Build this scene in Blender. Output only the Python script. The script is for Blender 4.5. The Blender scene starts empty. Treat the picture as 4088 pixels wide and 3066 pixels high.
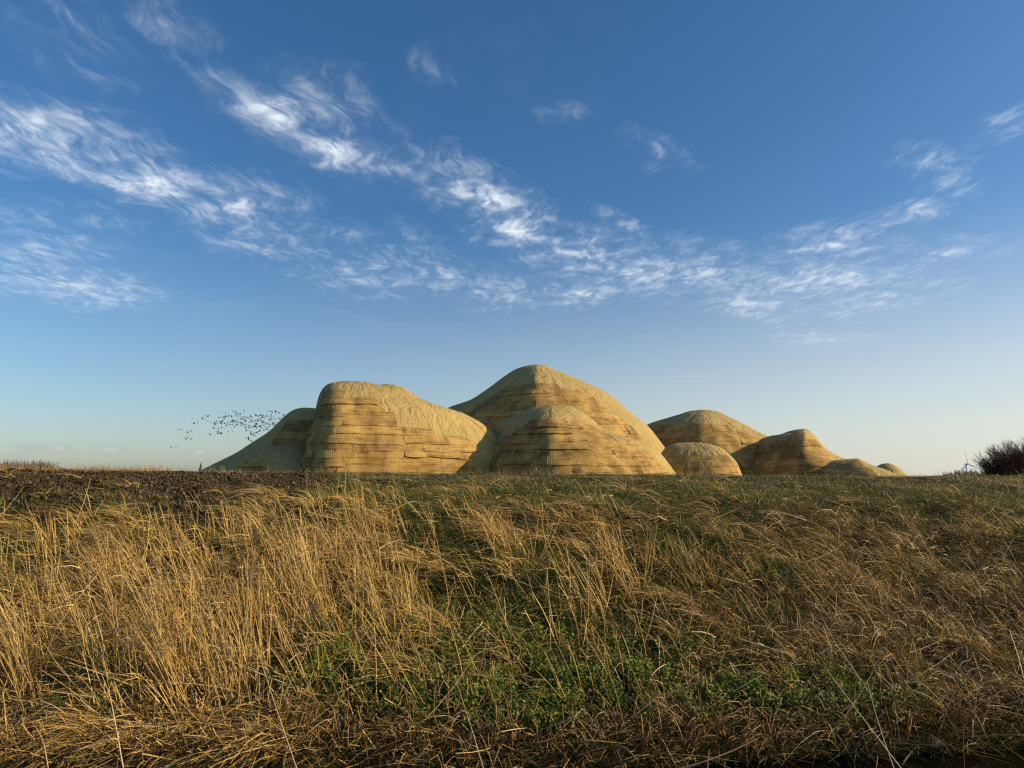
import bpy, math, random
import numpy as np
from mathutils import Vector, Matrix

random.seed(7)
rng = np.random.default_rng(11)
R = math.radians
scene = bpy.context.scene
col = scene.collection

# ------------------------------------------------------------------ camera
EYE = 2.5
FPX = 2725.0                      # focal length in photo pixels (photo 4088 x 3066)
PITCH = math.atan(367 / FPX)
cam_d = bpy.data.cameras.new('camera')
cam_d.sensor_width = 36
cam_d.lens = 36 * FPX / 4088
cam_d.clip_start = 0.05
cam_d.clip_end = 12000
cam = bpy.data.objects.new('camera', cam_d)
cam.location = (0, 0, EYE)
cam.rotation_euler = (R(90) + PITCH, 0, 0)
col.objects.link(cam)
scene.camera = cam
CP, SP = math.cos(PITCH), math.sin(PITCH)

def ray(X, Y):
    cx = (X - 2044) / FPX; cy = (1533 - Y) / FPX
    return cx, CP - cy * SP, SP + cy * CP

def at(X, Y, y):
    """world (x, z) of the photo pixel on the vertical plane at distance y"""
    a, b, c = ray(X, Y)
    t = y / b
    return a * t, EYE + c * t

# ------------------------------------------------------------------ light and sky
SUN_AZ, SUN_EL = 94.0, 17.0      # degrees clockwise from the viewing direction, elevation
sun_dir = Vector((math.sin(R(SUN_AZ)) * math.cos(R(SUN_EL)), math.cos(R(SUN_AZ)) * math.cos(R(SUN_EL)), math.sin(R(SUN_EL))))
sd = bpy.data.lights.new('sun', 'SUN')
sd.energy = 5.0
sd.angle = R(0.55)
sd.color = (1.0, 0.82, 0.54)
so = bpy.data.objects.new('sun', sd)
so.rotation_euler = sun_dir.to_track_quat('Z', 'Y').to_euler()
so.location = (30, -20, 30)
col.objects.link(so)

scene.view_settings.view_transform = 'Standard'
scene.view_settings.look = 'None'
scene.view_settings.exposure = 0.4
scene.view_settings.gamma = 1.0
scene.view_settings.use_curve_mapping = False

world = bpy.data.worlds.new('World')
scene.world = world
world.use_nodes = True
SKY_STRENGTH = 0.11

class NT:
    """small node-tree helper"""
    def __init__(s, tree):
        s.t = tree; s.n = tree.nodes; s.l = tree.links
    def node(s, kind, **kw):
        n = s.n.new(kind)
        for k, v in kw.items(): setattr(n, k, v)
        return n
    def put(s, sock, v):
        if isinstance(v, bpy.types.NodeSocket): s.l.new(v, sock)
        else: sock.default_value = v
    def math(s, op, a, b=0.0, clamp=False):
        n = s.node('ShaderNodeMath', operation=op, use_clamp=clamp)
        s.put(n.inputs[0], a); s.put(n.inputs[1], b)
        return n.outputs[0]
    def vmath(s, op, a, b=(0, 0, 0)):
        n = s.node('ShaderNodeVectorMath', operation=op)
        s.put(n.inputs[0], a); s.put(n.inputs[1], b)
        return n.outputs[0]
    def rng(s, v, a, b, c=0.0, d=1.0, smooth=True):
        n = s.node('ShaderNodeMapRange', interpolation_type='SMOOTHSTEP' if smooth else 'LINEAR')
        s.put(n.inputs[0], v)
        for i, q in enumerate((a, b, c, d)): n.inputs[1 + i].default_value = q
        return n.outputs[0]
    def noise(s, vec, scale, detail=4, rough=0.55, dist=0.0):
        n = s.node('ShaderNodeTexNoise')
        if vec is not None: s.put(n.inputs['Vector'], vec)
        n.inputs['Scale'].default_value = scale; n.inputs['Detail'].default_value = detail
        n.inputs['Roughness'].default_value = rough; n.inputs['Distortion'].default_value = dist
        return n.outputs
    def mix(s, f, a, b, blend='MIX'):
        n = s.node('ShaderNodeMix', data_type='RGBA', blend_type=blend)
        s.put(n.inputs[0], f); s.put(n.inputs[6], a); s.put(n.inputs[7], b)
        return n.outputs[2]
    def comb(s, x, y, z):
        n = s.node('ShaderNodeCombineXYZ')
        for i, q in enumerate((x, y, z)): s.put(n.inputs[i], q)
        return n.outputs[0]

W = NT(world.node_tree)
W.n.clear()
tc = W.node('ShaderNodeTexCoord')
sep = W.node('ShaderNodeSeparateXYZ'); W.l.new(tc.outputs['Generated'], sep.inputs[0])
dx, dy, dz = sep.outputs
sky = W.node('ShaderNodeTexSky', sky_type='NISHITA')
sky.sun_disc = False
sky.sun_elevation = R(SUN_EL)
sky.sun_rotation = R(SUN_AZ)
sky.altitude = 0
sky.air_density = 1.0
sky.dust_density = 1.0
sky.ozone_density = 4.0
zc = W.math('MAXIMUM', dz, 0.03)
uv = W.comb(W.math('DIVIDE', dx, zc), W.math('DIVIDE', dy, zc), 0.0)
# clouds lie on a flat layer: the view direction is projected on to it, streaks are laid out on the layer
warp = W.noise(uv, 2.3, 3, 0.55)[1]
warp = W.vmath('SUBTRACT', warp, (0.5, 0.5, 0.5))
wv = W.node('ShaderNodeVectorMath', operation='SCALE'); W.l.new(warp, wv.inputs[0]); wv.inputs[3].default_value = 0.34
uvw = W.vmath('ADD', uv, wv.outputs[0])

def layer(X, Y):
    a, b, c = ray(X, Y)
    return Vector((a / c, b / c))

STREAKS = [
 (-100,440,420,650,150,1.0),(330,600,800,815,125,1.0),(700,720,1130,905,125,.8),(850,880,1150,1020,100,.55),
 (-100,960,420,1050,150,.55),(-50,1100,600,1185,85,.8),(200,830,450,920,100,.4),
 (620,20,870,260,100,.36),(950,310,1210,570,115,.95),(1130,510,1430,700,105,.95),(1480,590,1660,730,80,.65),
 (1780,640,2010,910,140,.95),(1930,810,2210,990,120,.9),(2180,910,2420,1090,160,.75),(2330,1000,2760,1170,160,.75),
 (2600,980,2920,1160,140,.75),(2800,1100,3120,1290,110,.75),
 (1180,290,1460,530,120,.45),(1650,230,1810,310,50,.22),(2160,380,2310,480,60,.25),(2520,540,2690,680,70,.28),(2470,810,2520,970,45,.6),
 (1080,920,1360,1010,110,.5),(1290,1010,1710,1160,150,.55),(1640,940,1810,1190,100,.65),(1880,1090,2060,1230,120,.65),
 (2190,1215,2470,1130,60,.8),(3180,1050,3520,880,95,.75),(3090,1190,3570,1040,125,.85),(3280,1280,3720,1115,100,.55),
 (3590,880,3730,795,70,.75),(3670,680,3870,595,80,.55),(3710,780,3910,705,70,.55),(4000,570,4160,410,80,.65),
 (3690,1030,3960,935,80,.6),(3140,1375,3420,1325,50,.55),(180,40,460,210,110,.22),(310,-40,440,100,60,.25),(80,140,520,270,130,.2),
]
mask = None
for X1, Y1, X2, Y2, w, wt in STREAKS:
    a, b = layer(X1, Y1), layer(X2, Y2)
    c = (a + b) / 2; d = b - a
    ang = math.atan2(d.y, d.x)
    n = Vector((Y2 - Y1, -(X2 - X1))).normalized() * w
    q = layer((X1 + X2) / 2 + n.x, (Y1 + Y2) / 2 + n.y) - c
    hw = abs(q.dot(Vector((-math.sin(ang), math.cos(ang)))))
    mp = W.node('ShaderNodeMapping', vector_type='TEXTURE')
    W.l.new(uvw, mp.inputs[0])
    mp.inputs[1].default_value = (c.x, c.y, 0)
    mp.inputs[2].default_value = (0, 0, ang)
    mp.inputs[3].default_value = (d.length * 0.78, max(hw, 0.02) * 1.6, 1)
    g = W.node('ShaderNodeTexGradient', gradient_type='SPHERICAL'); W.l.new(mp.outputs[0], g.inputs[0])
    m = W.math('MULTIPLY', g.outputs[1], wt)
    mask = m if mask is None else W.math('MAXIMUM', mask, m)
# wisps: two fibrous noises, one combed along the streaks and one across them
mpa = W.node('ShaderNodeMapping'); W.l.new(uvw, mpa.inputs[0]); mpa.inputs[2].default_value = (0, 0, R(28)); mpa.inputs[3].default_value = (3.2, 1.0, 1)
fa = W.noise(mpa.outputs[0], 4.6, 9, 0.66, 0.3)[0]
mpb = W.node('ShaderNodeMapping'); W.l.new(uvw, mpb.inputs[0]); mpb.inputs[2].default_value = (0, 0, R(-55)); mpb.inputs[3].default_value = (2.6, 1.0, 1)
fb = W.noise(mpb.outputs[0], 9.0, 8, 0.64, 0.35)[0]
fib = W.math('ADD', W.math('MULTIPLY', fa, 0.55), W.math('MULTIPLY', fb, 0.45))
mk = W.math('POWER', mask, 0.75)
dens = W.math('MULTIPLY', mk, W.rng(W.math('ADD', fib, W.math('MULTIPLY', mask, 0.16)), 0.46, 0.73))
veil = W.math('ADD', W.math('MULTIPLY', W.rng(W.noise(uvw, 0.9, 5, 0.6, 0.5)[0], 0.5, 0.8), 0.06), W.math('MULTIPLY', mask, 0.09))
dens = W.math('ADD', W.math('MULTIPLY', dens, 0.80), veil, clamp=True)
dens = W.math('MULTIPLY', dens, W.rng(dz, 0.03, 0.16))
dens = W.math('MULTIPLY', dens, W.rng(W.noise(uv, 6.5, 4, 0.55, 0.4)[0], 0.38, 0.60, 0.25, 1.0))
dens = W.math('ADD', dens, W.math('MULTIPLY', W.math('MULTIPLY', W.rng(mask, 0.5, 0.9), W.rng(fib, 0.36, 0.62)), 0.30), clamp=True)
# a few small low clouds and two thin contrails, placed by direction
dirv = tc.outputs['Generated']
def blob(X, Y, wx, wy, rot=0.0):
    a, b, c = ray(X, Y)
    az, el = math.atan2(a, b), math.asin(c / math.sqrt(a * a + b * b + c * c))
    mp = W.node('ShaderNodeMapping', vector_type='TEXTURE')
    W.l.new(azel, mp.inputs[0])
    mp.inputs[1].default_value = (az, el, 0); mp.inputs[2].default_value = (0, 0, rot)
    mp.inputs[3].default_value = (wx / FPX, wy / FPX, 1)
    g = W.node('ShaderNodeTexGradient', gradient_type='SPHERICAL'); W.l.new(mp.outputs[0], g.inputs[0])
    return g.outputs[1]
azel = W.comb(W.math('ARCTAN2', dx, dy), W.math('ARCSINE', dz), 0.0)
lown = W.noise(azel, 90, 4, 0.6)[0]
low = None; lit = None
for X, Y, wx, wy in [(130, 1790, 75, 26), (240, 1795, 70, 22), (450, 1798, 85, 26), (790, 1812, 75, 28), (110, 1815, 60, 14), (680, 1825, 60, 12)]:
    m = blob(X, Y, wx, wy); low = m if low is None else W.math('MAXIMUM', low, m)
for X, Y, wx, wy in [(440, 1793, 45, 13), (795, 1806, 30, 13), (230, 1790, 30, 10)]:
    m = blob(X, Y, wx, wy); lit = m if lit is None else W.math('MAXIMUM', lit, m)
low = W.math('MULTIPLY', W.rng(W.math('MULTIPLY', low, W.math('MULTIPLY', lown, 2.0)), 0.08, 0.7), 0.38)
lit = W.math('MULTIPLY', W.rng(W.math('MULTIPLY', lit, W.math('MULTIPLY', lown, 2.0)), 0.1, 0.8), 0.22)
con = W.math('MAXIMUM', W.math('MULTIPLY', blob(2760, 1502, 170, 4.5, R(-1.3)), 0.16), W.math('MULTIPLY', blob(545, 812, 120, 4.5, R(3)), 0.14))
skycol = sky.outputs[0]
hsv = W.node('ShaderNodeHueSaturation'); W.l.new(skycol, hsv.inputs['Color'])
hsv.inputs['Saturation'].default_value = 1.15; hsv.inputs['Value'].default_value = 1.0
K = 1.0 / SKY_STRENGTH
c1 = W.mix(dens, hsv.outputs[0], (0.64 * K, 0.70 * K, 0.76 * K, 1))
c2 = W.mix(low, c1, (0.27 * K, 0.30 * K, 0.32 * K, 1))
c3 = W.mix(W.math('MAXIMUM', lit, con), c2, (0.56 * K, 0.57 * K, 0.58 * K, 1))
# pale haze low over the horizon, thicker towards the sun
sunside = W.node('ShaderNodeVectorMath', operation='DOT_PRODUCT'); W.l.new(dirv, sunside.inputs[0]); sunside.inputs[1].default_value = (sun_dir.x, sun_dir.y, 0)
hz = W.math('MULTIPLY', W.rng(dz, 0.36, 0.0), W.rng(sunside.outputs['Value'], -0.7, 0.95, 0.22, 1.0))
c3 = W.mix(W.math('MULTIPLY', hz, 0.80), c3, (0.63 * K, 0.63 * K, 0.575 * K, 1))
bg = W.node('ShaderNodeBackground'); W.l.new(c3, bg.inputs[0]); bg.inputs[1].default_value = SKY_STRENGTH
wo = W.node('ShaderNodeOutputWorld'); W.l.new(bg.outputs[0], wo.inputs[0])
world.cycles.sampling_method = 'MANUAL'
world.cycles.sample_map_resolution = 512

cy = scene.cycles
cy.use_adaptive_sampling = False
cy.use_denoising = False
cy.max_bounces = 5; cy.diffuse_bounces = 2; cy.glossy_bounces = 2; cy.transmission_bounces = 2
cy.sample_clamp_indirect = 4.0
cy.pixel_filter_type = 'BLACKMAN_HARRIS'
cy.filter_width = 1.3

# ------------------------------------------------------------------ helpers
def tag(o, label=None, cat=None, group=None, kind=None):
    if label: o['label'] = label
    if cat: o['category'] = cat
    if group: o['group'] = group
    if kind: o['kind'] = kind
    return o

def link(o, parent=None):
    col.objects.link(o)
    if parent: o.parent = parent
    return o

def empty(name, loc=(0, 0, 0)):
    o = bpy.data.objects.new(name, None)
    o.location = loc; o.empty_display_size = 0.3
    return link(o)

def mesh_np(name, verts, faces, mat=None, smooth=False, tint=None, uv=None):
    """verts (n,3), faces: list of int arrays (m,k) with possibly different k"""
    me = bpy.data.meshes.new(name)
    if not isinstance(faces, (list, tuple)): faces = [faces]
    loops = np.concatenate([f.ravel() for f in faces]).astype(np.int32)
    sizes = np.concatenate([np.full(len(f), f.shape[1]) for f in faces]).astype(np.int32)
    starts = np.concatenate([[0], np.cumsum(sizes)[:-1]]).astype(np.int32)
    me.vertices.add(len(verts)); me.loops.add(len(loops)); me.polygons.add(len(sizes))
    me.vertices.foreach_set('co', np.ascontiguousarray(verts, dtype=np.float32).ravel())
    me.loops.foreach_set('vertex_index', loops)
    me.polygons.foreach_set('loop_start', starts)
    me.polygons.foreach_set('loop_total', sizes)
    if smooth: me.polygons.foreach_set('use_smooth', np.ones(len(sizes), dtype=bool))
    if tint is not None:
        a = me.color_attributes.new('tint', 'FLOAT_COLOR', 'POINT')
        c = np.ones((len(verts), 4), dtype=np.float32); c[:, :3] = tint
        a.data.foreach_set('color', c.ravel())
    if uv is not None:
        l = me.uv_layers.new(name='UVMap')
        l.data.foreach_set('uv', np.ascontiguousarray(uv[loops], dtype=np.float32).ravel())
    me.update(calc_edges=True)
    if mat: me.materials.append(mat)
    return me

def obj(name, me, parent=None, loc=None):
    o = bpy.data.objects.new(name, me)
    if loc is not None: o.location = loc
    return link(o, parent)

# value noise
_lat = rng.random((256, 256))
def vnoise(x, y):
    x = np.asarray(x, float); y = np.asarray(y, float)
    xi = np.floor(x).astype(int); yi = np.floor(y).astype(int)
    fx = x - xi; fy = y - yi
    fx = fx * fx * (3 - 2 * fx); fy = fy * fy * (3 - 2 * fy)
    a = _lat[xi & 255, yi & 255]; b = _lat[(xi + 1) & 255, yi & 255]
    c = _lat[xi & 255, (yi + 1) & 255]; d = _lat[(xi + 1) & 255, (yi + 1) & 255]
    return (a * (1 - fx) + b * fx) * (1 - fy) + (c * (1 - fx) + d * fx) * fy
def fbm(x, y, o=4, g=0.5):
    s = 0; a = 1; t = 0
    for k in range(o):
        s = s + a * vnoise(x * 2 ** k + 17.3 * k, y * 2 ** k - 9.1 * k); t += a; a *= g
    return s / t
def sst(x, a, b):
    t = np.clip((x - a) / (b - a), 0, 1)
    return t * t * (3 - 2 * t)

# ------------------------------------------------------------------ materials
def new_mat(name):
    m = bpy.data.materials.new(name); m.use_nodes = True
    t = NT(m.node_tree); t.n.clear()
    out = t.node('ShaderNodeOutputMaterial')
    return m, t, out

def principled(t, out, rough=0.8, spec=0.3):
    b = t.node('ShaderNodeBsdfPrincipled')
    b.inputs['Roughness'].default_value = rough
    b.inputs['Specular IOR Level'].default_value = spec
    t.l.new(b.outputs[0], out.inputs[0])
    return b

def plain(name, rgb, rough=0.7, spec=0.3, var=0.15, scale=8):
    m, t, out = new_mat(name)
    b = principled(t, out, rough, spec)
    c = t.node('ShaderNodeTexCoord')
    n = t.noise(c.outputs['Object'], scale, 4)[0]
    t.l.new(t.mix(n, tuple(v * (1 - var) for v in rgb) + (1,), tuple(min(1, v * (1 + var)) for v in rgb) + (1,)), b.inputs[0])
    return m

def blade_mat(name, rough=0.55, spec=0.25, trans=0.3):
    m, t, out = new_mat(name)
    a = t.node('ShaderNodeVertexColor', layer_name='tint')
    b = t.node('ShaderNodeBsdfPrincipled')
    b.inputs['Roughness'].default_value = rough; b.inputs['Specular IOR Level'].default_value = spec
    t.l.new(a.outputs[0], b.inputs[0])
    tr = t.node('ShaderNodeBsdfTranslucent'); t.l.new(a.outputs[0], tr.inputs[0])
    mx = t.node('ShaderNodeMixShader'); mx.inputs[0].default_value = trans
    t.l.new(b.outputs[0], mx.inputs[1]); t.l.new(tr.outputs[0], mx.inputs[2])
    t.l.new(mx.outputs[0], out.inputs[0])
    return m

M_straw = blade_mat('dry_straw', 0.5, 0.3, 0.10)
M_green = blade_mat('green_blades', 0.5, 0.3, 0.25)
M_leaf = blade_mat('small_leaves', 0.6, 0.2, 0.3)

def make_mat_material():
    """woven coir matting: vertical ribs, cross threads, tint varies from panel to panel"""
    m, t, out = new_mat('coir_matting')
    b = principled(t, out, 0.9, 0.15)
    uvn = t.node('ShaderNodeUVMap'); uvs = uvn.outputs[0]
    oi = t.node('ShaderNodeObjectInfo')
    tcn = t.node('ShaderNodeTexCoord')
    big = t.noise(tcn.outputs['Object'], 0.45, 4, 0.6)[0]
    fine = t.noise(uvs, 9, 5, 0.65)[0]
    w1 = t.node('ShaderNodeTexWave', wave_type='BANDS', bands_direction='X'); t.l.new(uvs, w1.inputs[0])
    w1.inputs['Scale'].default_value = 2.1; w1.inputs['Distortion'].default_value = 3.0; w1.inputs['Detail'].default_value = 2; w1.inputs['Detail Scale'].default_value = 1.2
    w2 = t.node('ShaderNodeTexWave', wave_type='BANDS', bands_direction='Y'); t.l.new(uvs, w2.inputs[0])
    w2.inputs['Scale'].default_value = 1.9; w2.inputs['Distortion'].default_value = 2.2; w2.inputs['Detail'].default_value = 2
    kind = t.rng(t.math('FRACT', t.math('MULTIPLY', oi.outputs['Random'], 7.31)), 0.45, 0.6)
    rib = t.math('ADD', t.math('MULTIPLY', w1.outputs[1], 0.75), t.math('MULTIPLY', t.math('MULTIPLY', w2.outputs[1], kind), 0.5))
    brk = t.rng(t.noise(uvs, 1.3, 4, 0.65)[0], 0.40, 0.68, 0.05, 0.85)
    rib = t.math('MULTIPLY', rib, brk)
    f = t.math('ADD', t.math('MULTIPLY', oi.outputs['Random'], 0.38), t.rng(big, 0.3, 0.7, -0.05, 0.72), clamp=True)
    base = t.mix(f, (0.25, 0.145, 0.043, 1), (0.60, 0.385, 0.112, 1))
    base = t.mix(t.math('MULTIPLY', t.rng(fine, 0.35, 0.75), 0.45), base, (0.16, 0.095, 0.045, 1))
    base = t.mix(t.math('MULTIPLY', t.math('MULTIPLY', t.rng(w1.outputs[1], 0.0, 0.4, 1.0, 0.0), brk), 0.5), base, (0.13, 0.075, 0.034, 1))
    mps = t.node('ShaderNodeMapping'); t.l.new(tcn.outputs['Object'], mps.inputs[0]); mps.inputs[3].default_value = (1.1, 1.1, 0.33)
    st = t.noise(mps.outputs[0], 0.9, 6, 0.7, 0.5)[0]
    base = t.mix(t.math('MULTIPLY', t.rng(st, 0.46, 0.70), 0.75), base, (0.105, 0.062, 0.028, 1))
    mpl = t.node('ShaderNodeMapping'); t.l.new(tcn.outputs['Object'], mpl.inputs[0]); mpl.inputs[3].default_value = (0.35, 0.35, 5.5)
    ln = t.noise(mpl.outputs[0], 1.0, 5, 0.65, 0.6)[0]
    lines = t.rng(ln, 0.56, 0.66)
    base = t.mix(t.math('MULTIPLY', lines, 0.6), base, (0.12, 0.068, 0.026, 1))
    st2 = t.noise(tcn.outputs['Object'], 2.6, 6, 0.75, 0.4)[0]
    base = t.mix(t.math('MULTIPLY', t.rng(st2, 0.52, 0.72), 0.45), base, (0.60, 0.42, 0.15, 1))
    t.l.new(base, b.inputs[0])
    h = t.math('SUBTRACT', t.math('ADD', t.math('MULTIPLY', rib, 0.6), t.math('MULTIPLY', fine, 0.6)), t.math('MULTIPLY', lines, 0.9))
    bp = t.node('ShaderNodeBump'); bp.inputs['Strength'].default_value = 0.8; bp.inputs['Distance'].default_value = 0.04
    t.l.new(h, bp.inputs['Height']); t.l.new(bp.outputs[0], b.inputs['Normal'])
    return m
M_mat = make_mat_material()

def make_cloth_material():
    """loose greyish green jute cloth with creases"""
    m, t, out = new_mat('jute_cloth')
    b = principled(t, out, 0.92, 0.12)
    tcn = t.node('ShaderNodeTexCoord'); oi = t.node('ShaderNodeObjectInfo')
    p = tcn.outputs['Object']
    n1 = t.noise(p, 0.5, 5, 0.6, 0.6)[0]
    n2 = t.noise(p, 7, 5, 0.7)[0]
    mp = t.node('ShaderNodeMapping'); t.l.new(p, mp.inputs[0]); mp.inputs[2].default_value = (0, R(40), 0); mp.inputs[3].default_value = (1.3, 1.1, 0.32)
    cr = t.noise(mp.outputs[0], 1.1, 4, 0.55, 1.2)[0]
    base = t.mix(n1, (0.335, 0.232, 0.082, 1), (0.52, 0.378, 0.140, 1))
    base = t.mix(t.math('MULTIPLY', oi.outputs['Random'], 0.25), base, (0.36, 0.27, 0.12, 1))
    base = t.mix(t.math('MULTIPLY', t.rng(n2, 0.4, 0.75), 0.3), base, (0.19, 0.155, 0.08, 1))
    t.l.new(base, b.inputs[0])
    h = t.math('ADD', t.math('MULTIPLY', cr, 1.0), t.math('MULTIPLY', n2, 0.10))
    bp = t.node('ShaderNodeBump'); bp.inputs['Strength'].default_value = 0.8; bp.inputs['Distance'].default_value = 0.30
    t.l.new(h, bp.inputs['Height']); t.l.new(bp.outputs[0], b.inputs['Normal'])
    return m
M_cloth = make_cloth_material()

# ------------------------------------------------------------------ ground
def water_edge(x):
    x = np.asarray(x, float)
    return 5.85 + 0.15 * np.clip(x + 1.0, 0, 8) - 0.10 * np.clip(-x - 1.0, 0, 4) + 0.22 * (fbm(x * 0.9 + 3, x * 0 + 1.5, 3) - 0.5)

PROF_Y = np.array([0.0, 0.20, 0.75, 1.4, 2.05, 2.8, 3.7, 4.9, 6.1, 7.6, 9.2, 11.0])
PROF_Z = np.array([-0.06, 0.20, 0.42, 0.66, 0.92, 1.22, 1.56, 1.93, 2.18, 2.38, 2.50, 2.52])
def soil_mask(x, y):
    """1 on the bare, freshly dug soil at the left of the bank's shoulder"""
    e = (fbm(x * 0.7 + 5, y * 0.7, 3) - 0.5)
    return sst(-x - (y * 0.262) + 1.6 * e, 0.05, 0.5) * sst(y + 1.2 * e, 9.9, 10.8) * sst(-y + 0.6 * e, -14.9, -14.1)

def ground_z(x, y, fine=True):
    x = np.asarray(x, float); y = np.asarray(y, float)
    s = y - water_edge(x)
    z = np.interp(s, PROF_Y, PROF_Z)
    brow = np.interp(x, [-20, -12, -4, 3, 10, 18], [0.12, 0.11, 0.03, 0.0, -0.05, -0.06])
    z = z + brow * sst(y, 8, 14.5)
    # behind the brow the field falls away to a low plain
    z = z - 1.55 * sst(y, 18.6, 40) - 14.0 * sst(y, 130, 1200)
    z = z - 0.06 * np.clip(np.abs(x) - 20, 0, 14) * sst(y, 8, 16) * (y < 60)
    if fine:
        w = sst(s, 0.0, 1.0) * (1 - sst(y, 16, 24))
        z = z + w * (0.30 * (fbm(x * 0.9, y * 0.9, 3) - 0.5) * (1 - 0.6 * sst(y, 10.5, 14)) + 0.14 * (fbm(x * 3.1, y * 3.1, 2) - 0.5) * (1 - 0.6 * sst(y, 10, 14)))
        m = soil_mask(x, y)
        z = z + m * 0.17 * (fbm(x * 3.3 + 40, y * 3.3, 3, 0.6) - 0.5)
    # ditch bed and the near bank under the camera
    bed = -0.75 * sst(s, -0.0, -0.9) + 0.0
    z = np.where(s < 0, np.maximum(-0.06 + bed, -0.8), z)
    near = sst(y, 3.6, 0.9)
    z = np.where(y < 3.6, z * (1 - near) + 0.9 * near, z)
    return z

xs = np.concatenate([-np.geomspace(17, 5000, 26)[::-1], np.arange(-16.8, 16.81, 0.12), np.geomspace(17, 5000, 26)])
ys = np.concatenate([np.linspace(-40, -2, 8), np.linspace(-1, 5, 16), np.arange(5.1, 26, 0.11), np.geomspace(26.2, 60, 26), np.geomspace(64, 8000, 34)])
GX, GY = np.meshgrid(xs, ys)
GZ = ground_z(GX, GY)
nx, ny = len(xs), len(ys)
idx = np.arange(nx * ny).reshape(ny, nx)
gf = np.stack([idx[:-1, :-1], idx[:-1, 1:], idx[1:, 1:], idx[1:, :-1]], -1).reshape(-1, 4)
sm = soil_mask(GX, GY).ravel()
grn = fbm(GX * 0.45 + 9, GY * 0.45, 4).ravel()
far = sst(GY, 24, 40).ravel()
c_soil = np.array([0.060, 0.043, 0.024]); c_thatch = np.array([0.026, 0.020, 0.011]); c_green = np.array([0.020, 0.025, 0.008]); c_far = np.array([0.085, 0.080, 0.035])
gcol = c_thatch[None] + (c_green - c_thatch)[None] * sst(grn, 0.35, 0.65)[:, None]
gcol = gcol * (1 - far[:, None]) + c_far[None] * far[:, None]
gcol = gcol * (1 - sm[:, None]) + c_soil[None] * sm[:, None]
def ground_material():
    m, t, out = new_mat('earth')
    b = principled(t, out, 0.95, 0.1)
    a = t.node('ShaderNodeVertexColor', layer_name='tint')
    c = t.node('ShaderNodeTexCoord')
    n = t.noise(c.outputs['Object'], 11, 6, 0.7)[0]
    t.l.new(t.mix(t.rng(n, 0.3, 0.75), t.mix(1.0, a.outputs[0], (0.55, 0.55, 0.55, 1), 'MULTIPLY'), t.mix(1.0, a.outputs[0], (1.6, 1.5, 1.4, 1), 'MULTIPLY')), b.inputs[0])
    bp = t.node('ShaderNodeBump'); bp.inputs['Strength'].default_value = 0.9; bp.inputs['Distance'].default_value = 0.06
    t.l.new(n, bp.inputs['Height']); t.l.new(bp.outputs[0], b.inputs['Normal'])
    return m
g = obj('ground', mesh_np('ground', np.stack([GX.ravel(), GY.ravel(), GZ.ravel()], -1), gf, ground_material(), True, gcol))
tag(g, 'grassy bank rising from the ditch with flat land behind it', kind='structure')

# water in the ditch
def water():
    m, t, out = new_mat('ditch_water')
    b = principled(t, out, 0.06, 0.5)
    b.inputs['Base Color'].default_value = (0.006, 0.006, 0.004, 1); b.inputs['IOR'].default_value = 1.33
    c = t.node('ShaderNodeTexCoord')
    n = t.noise(c.outputs['Object'], 5, 3, 0.5)[0]
    bp = t.node('ShaderNodeBump'); bp.inputs['Strength'].default_value = 0.15; bp.inputs['Distance'].default_value = 0.02
    t.l.new(n, bp.inputs['Height']); t.l.new(bp.outputs[0], b.inputs['Normal'])
    wx = np.linspace(-60, 60, 241)
    e = water_edge(wx) + 0.25
    v = np.concatenate([np.stack([wx, np.full_like(wx, 1.2), 0 * wx], -1), np.stack([wx, e, 0 * wx], -1)])
    k = np.arange(240)
    f = np.stack([k, k + 1, k + 242, k + 241], -1)
    tag(obj('water', mesh_np('water', v, f, m)), 'dark still water of the ditch below the bank', kind='structure')
water()

# ------------------------------------------------------------------ mounds
def facing(X, Y, D, ex, ey):
    """lateral offset and height of a photo pixel on the upright plane at distance D that faces the camera along ey"""
    a, b, c = ray(X, Y)
    t = D / (a * ey[0] + b * ey[1])
    return t * (a * ex[0] + b * ex[1]), EYE + c * t

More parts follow.
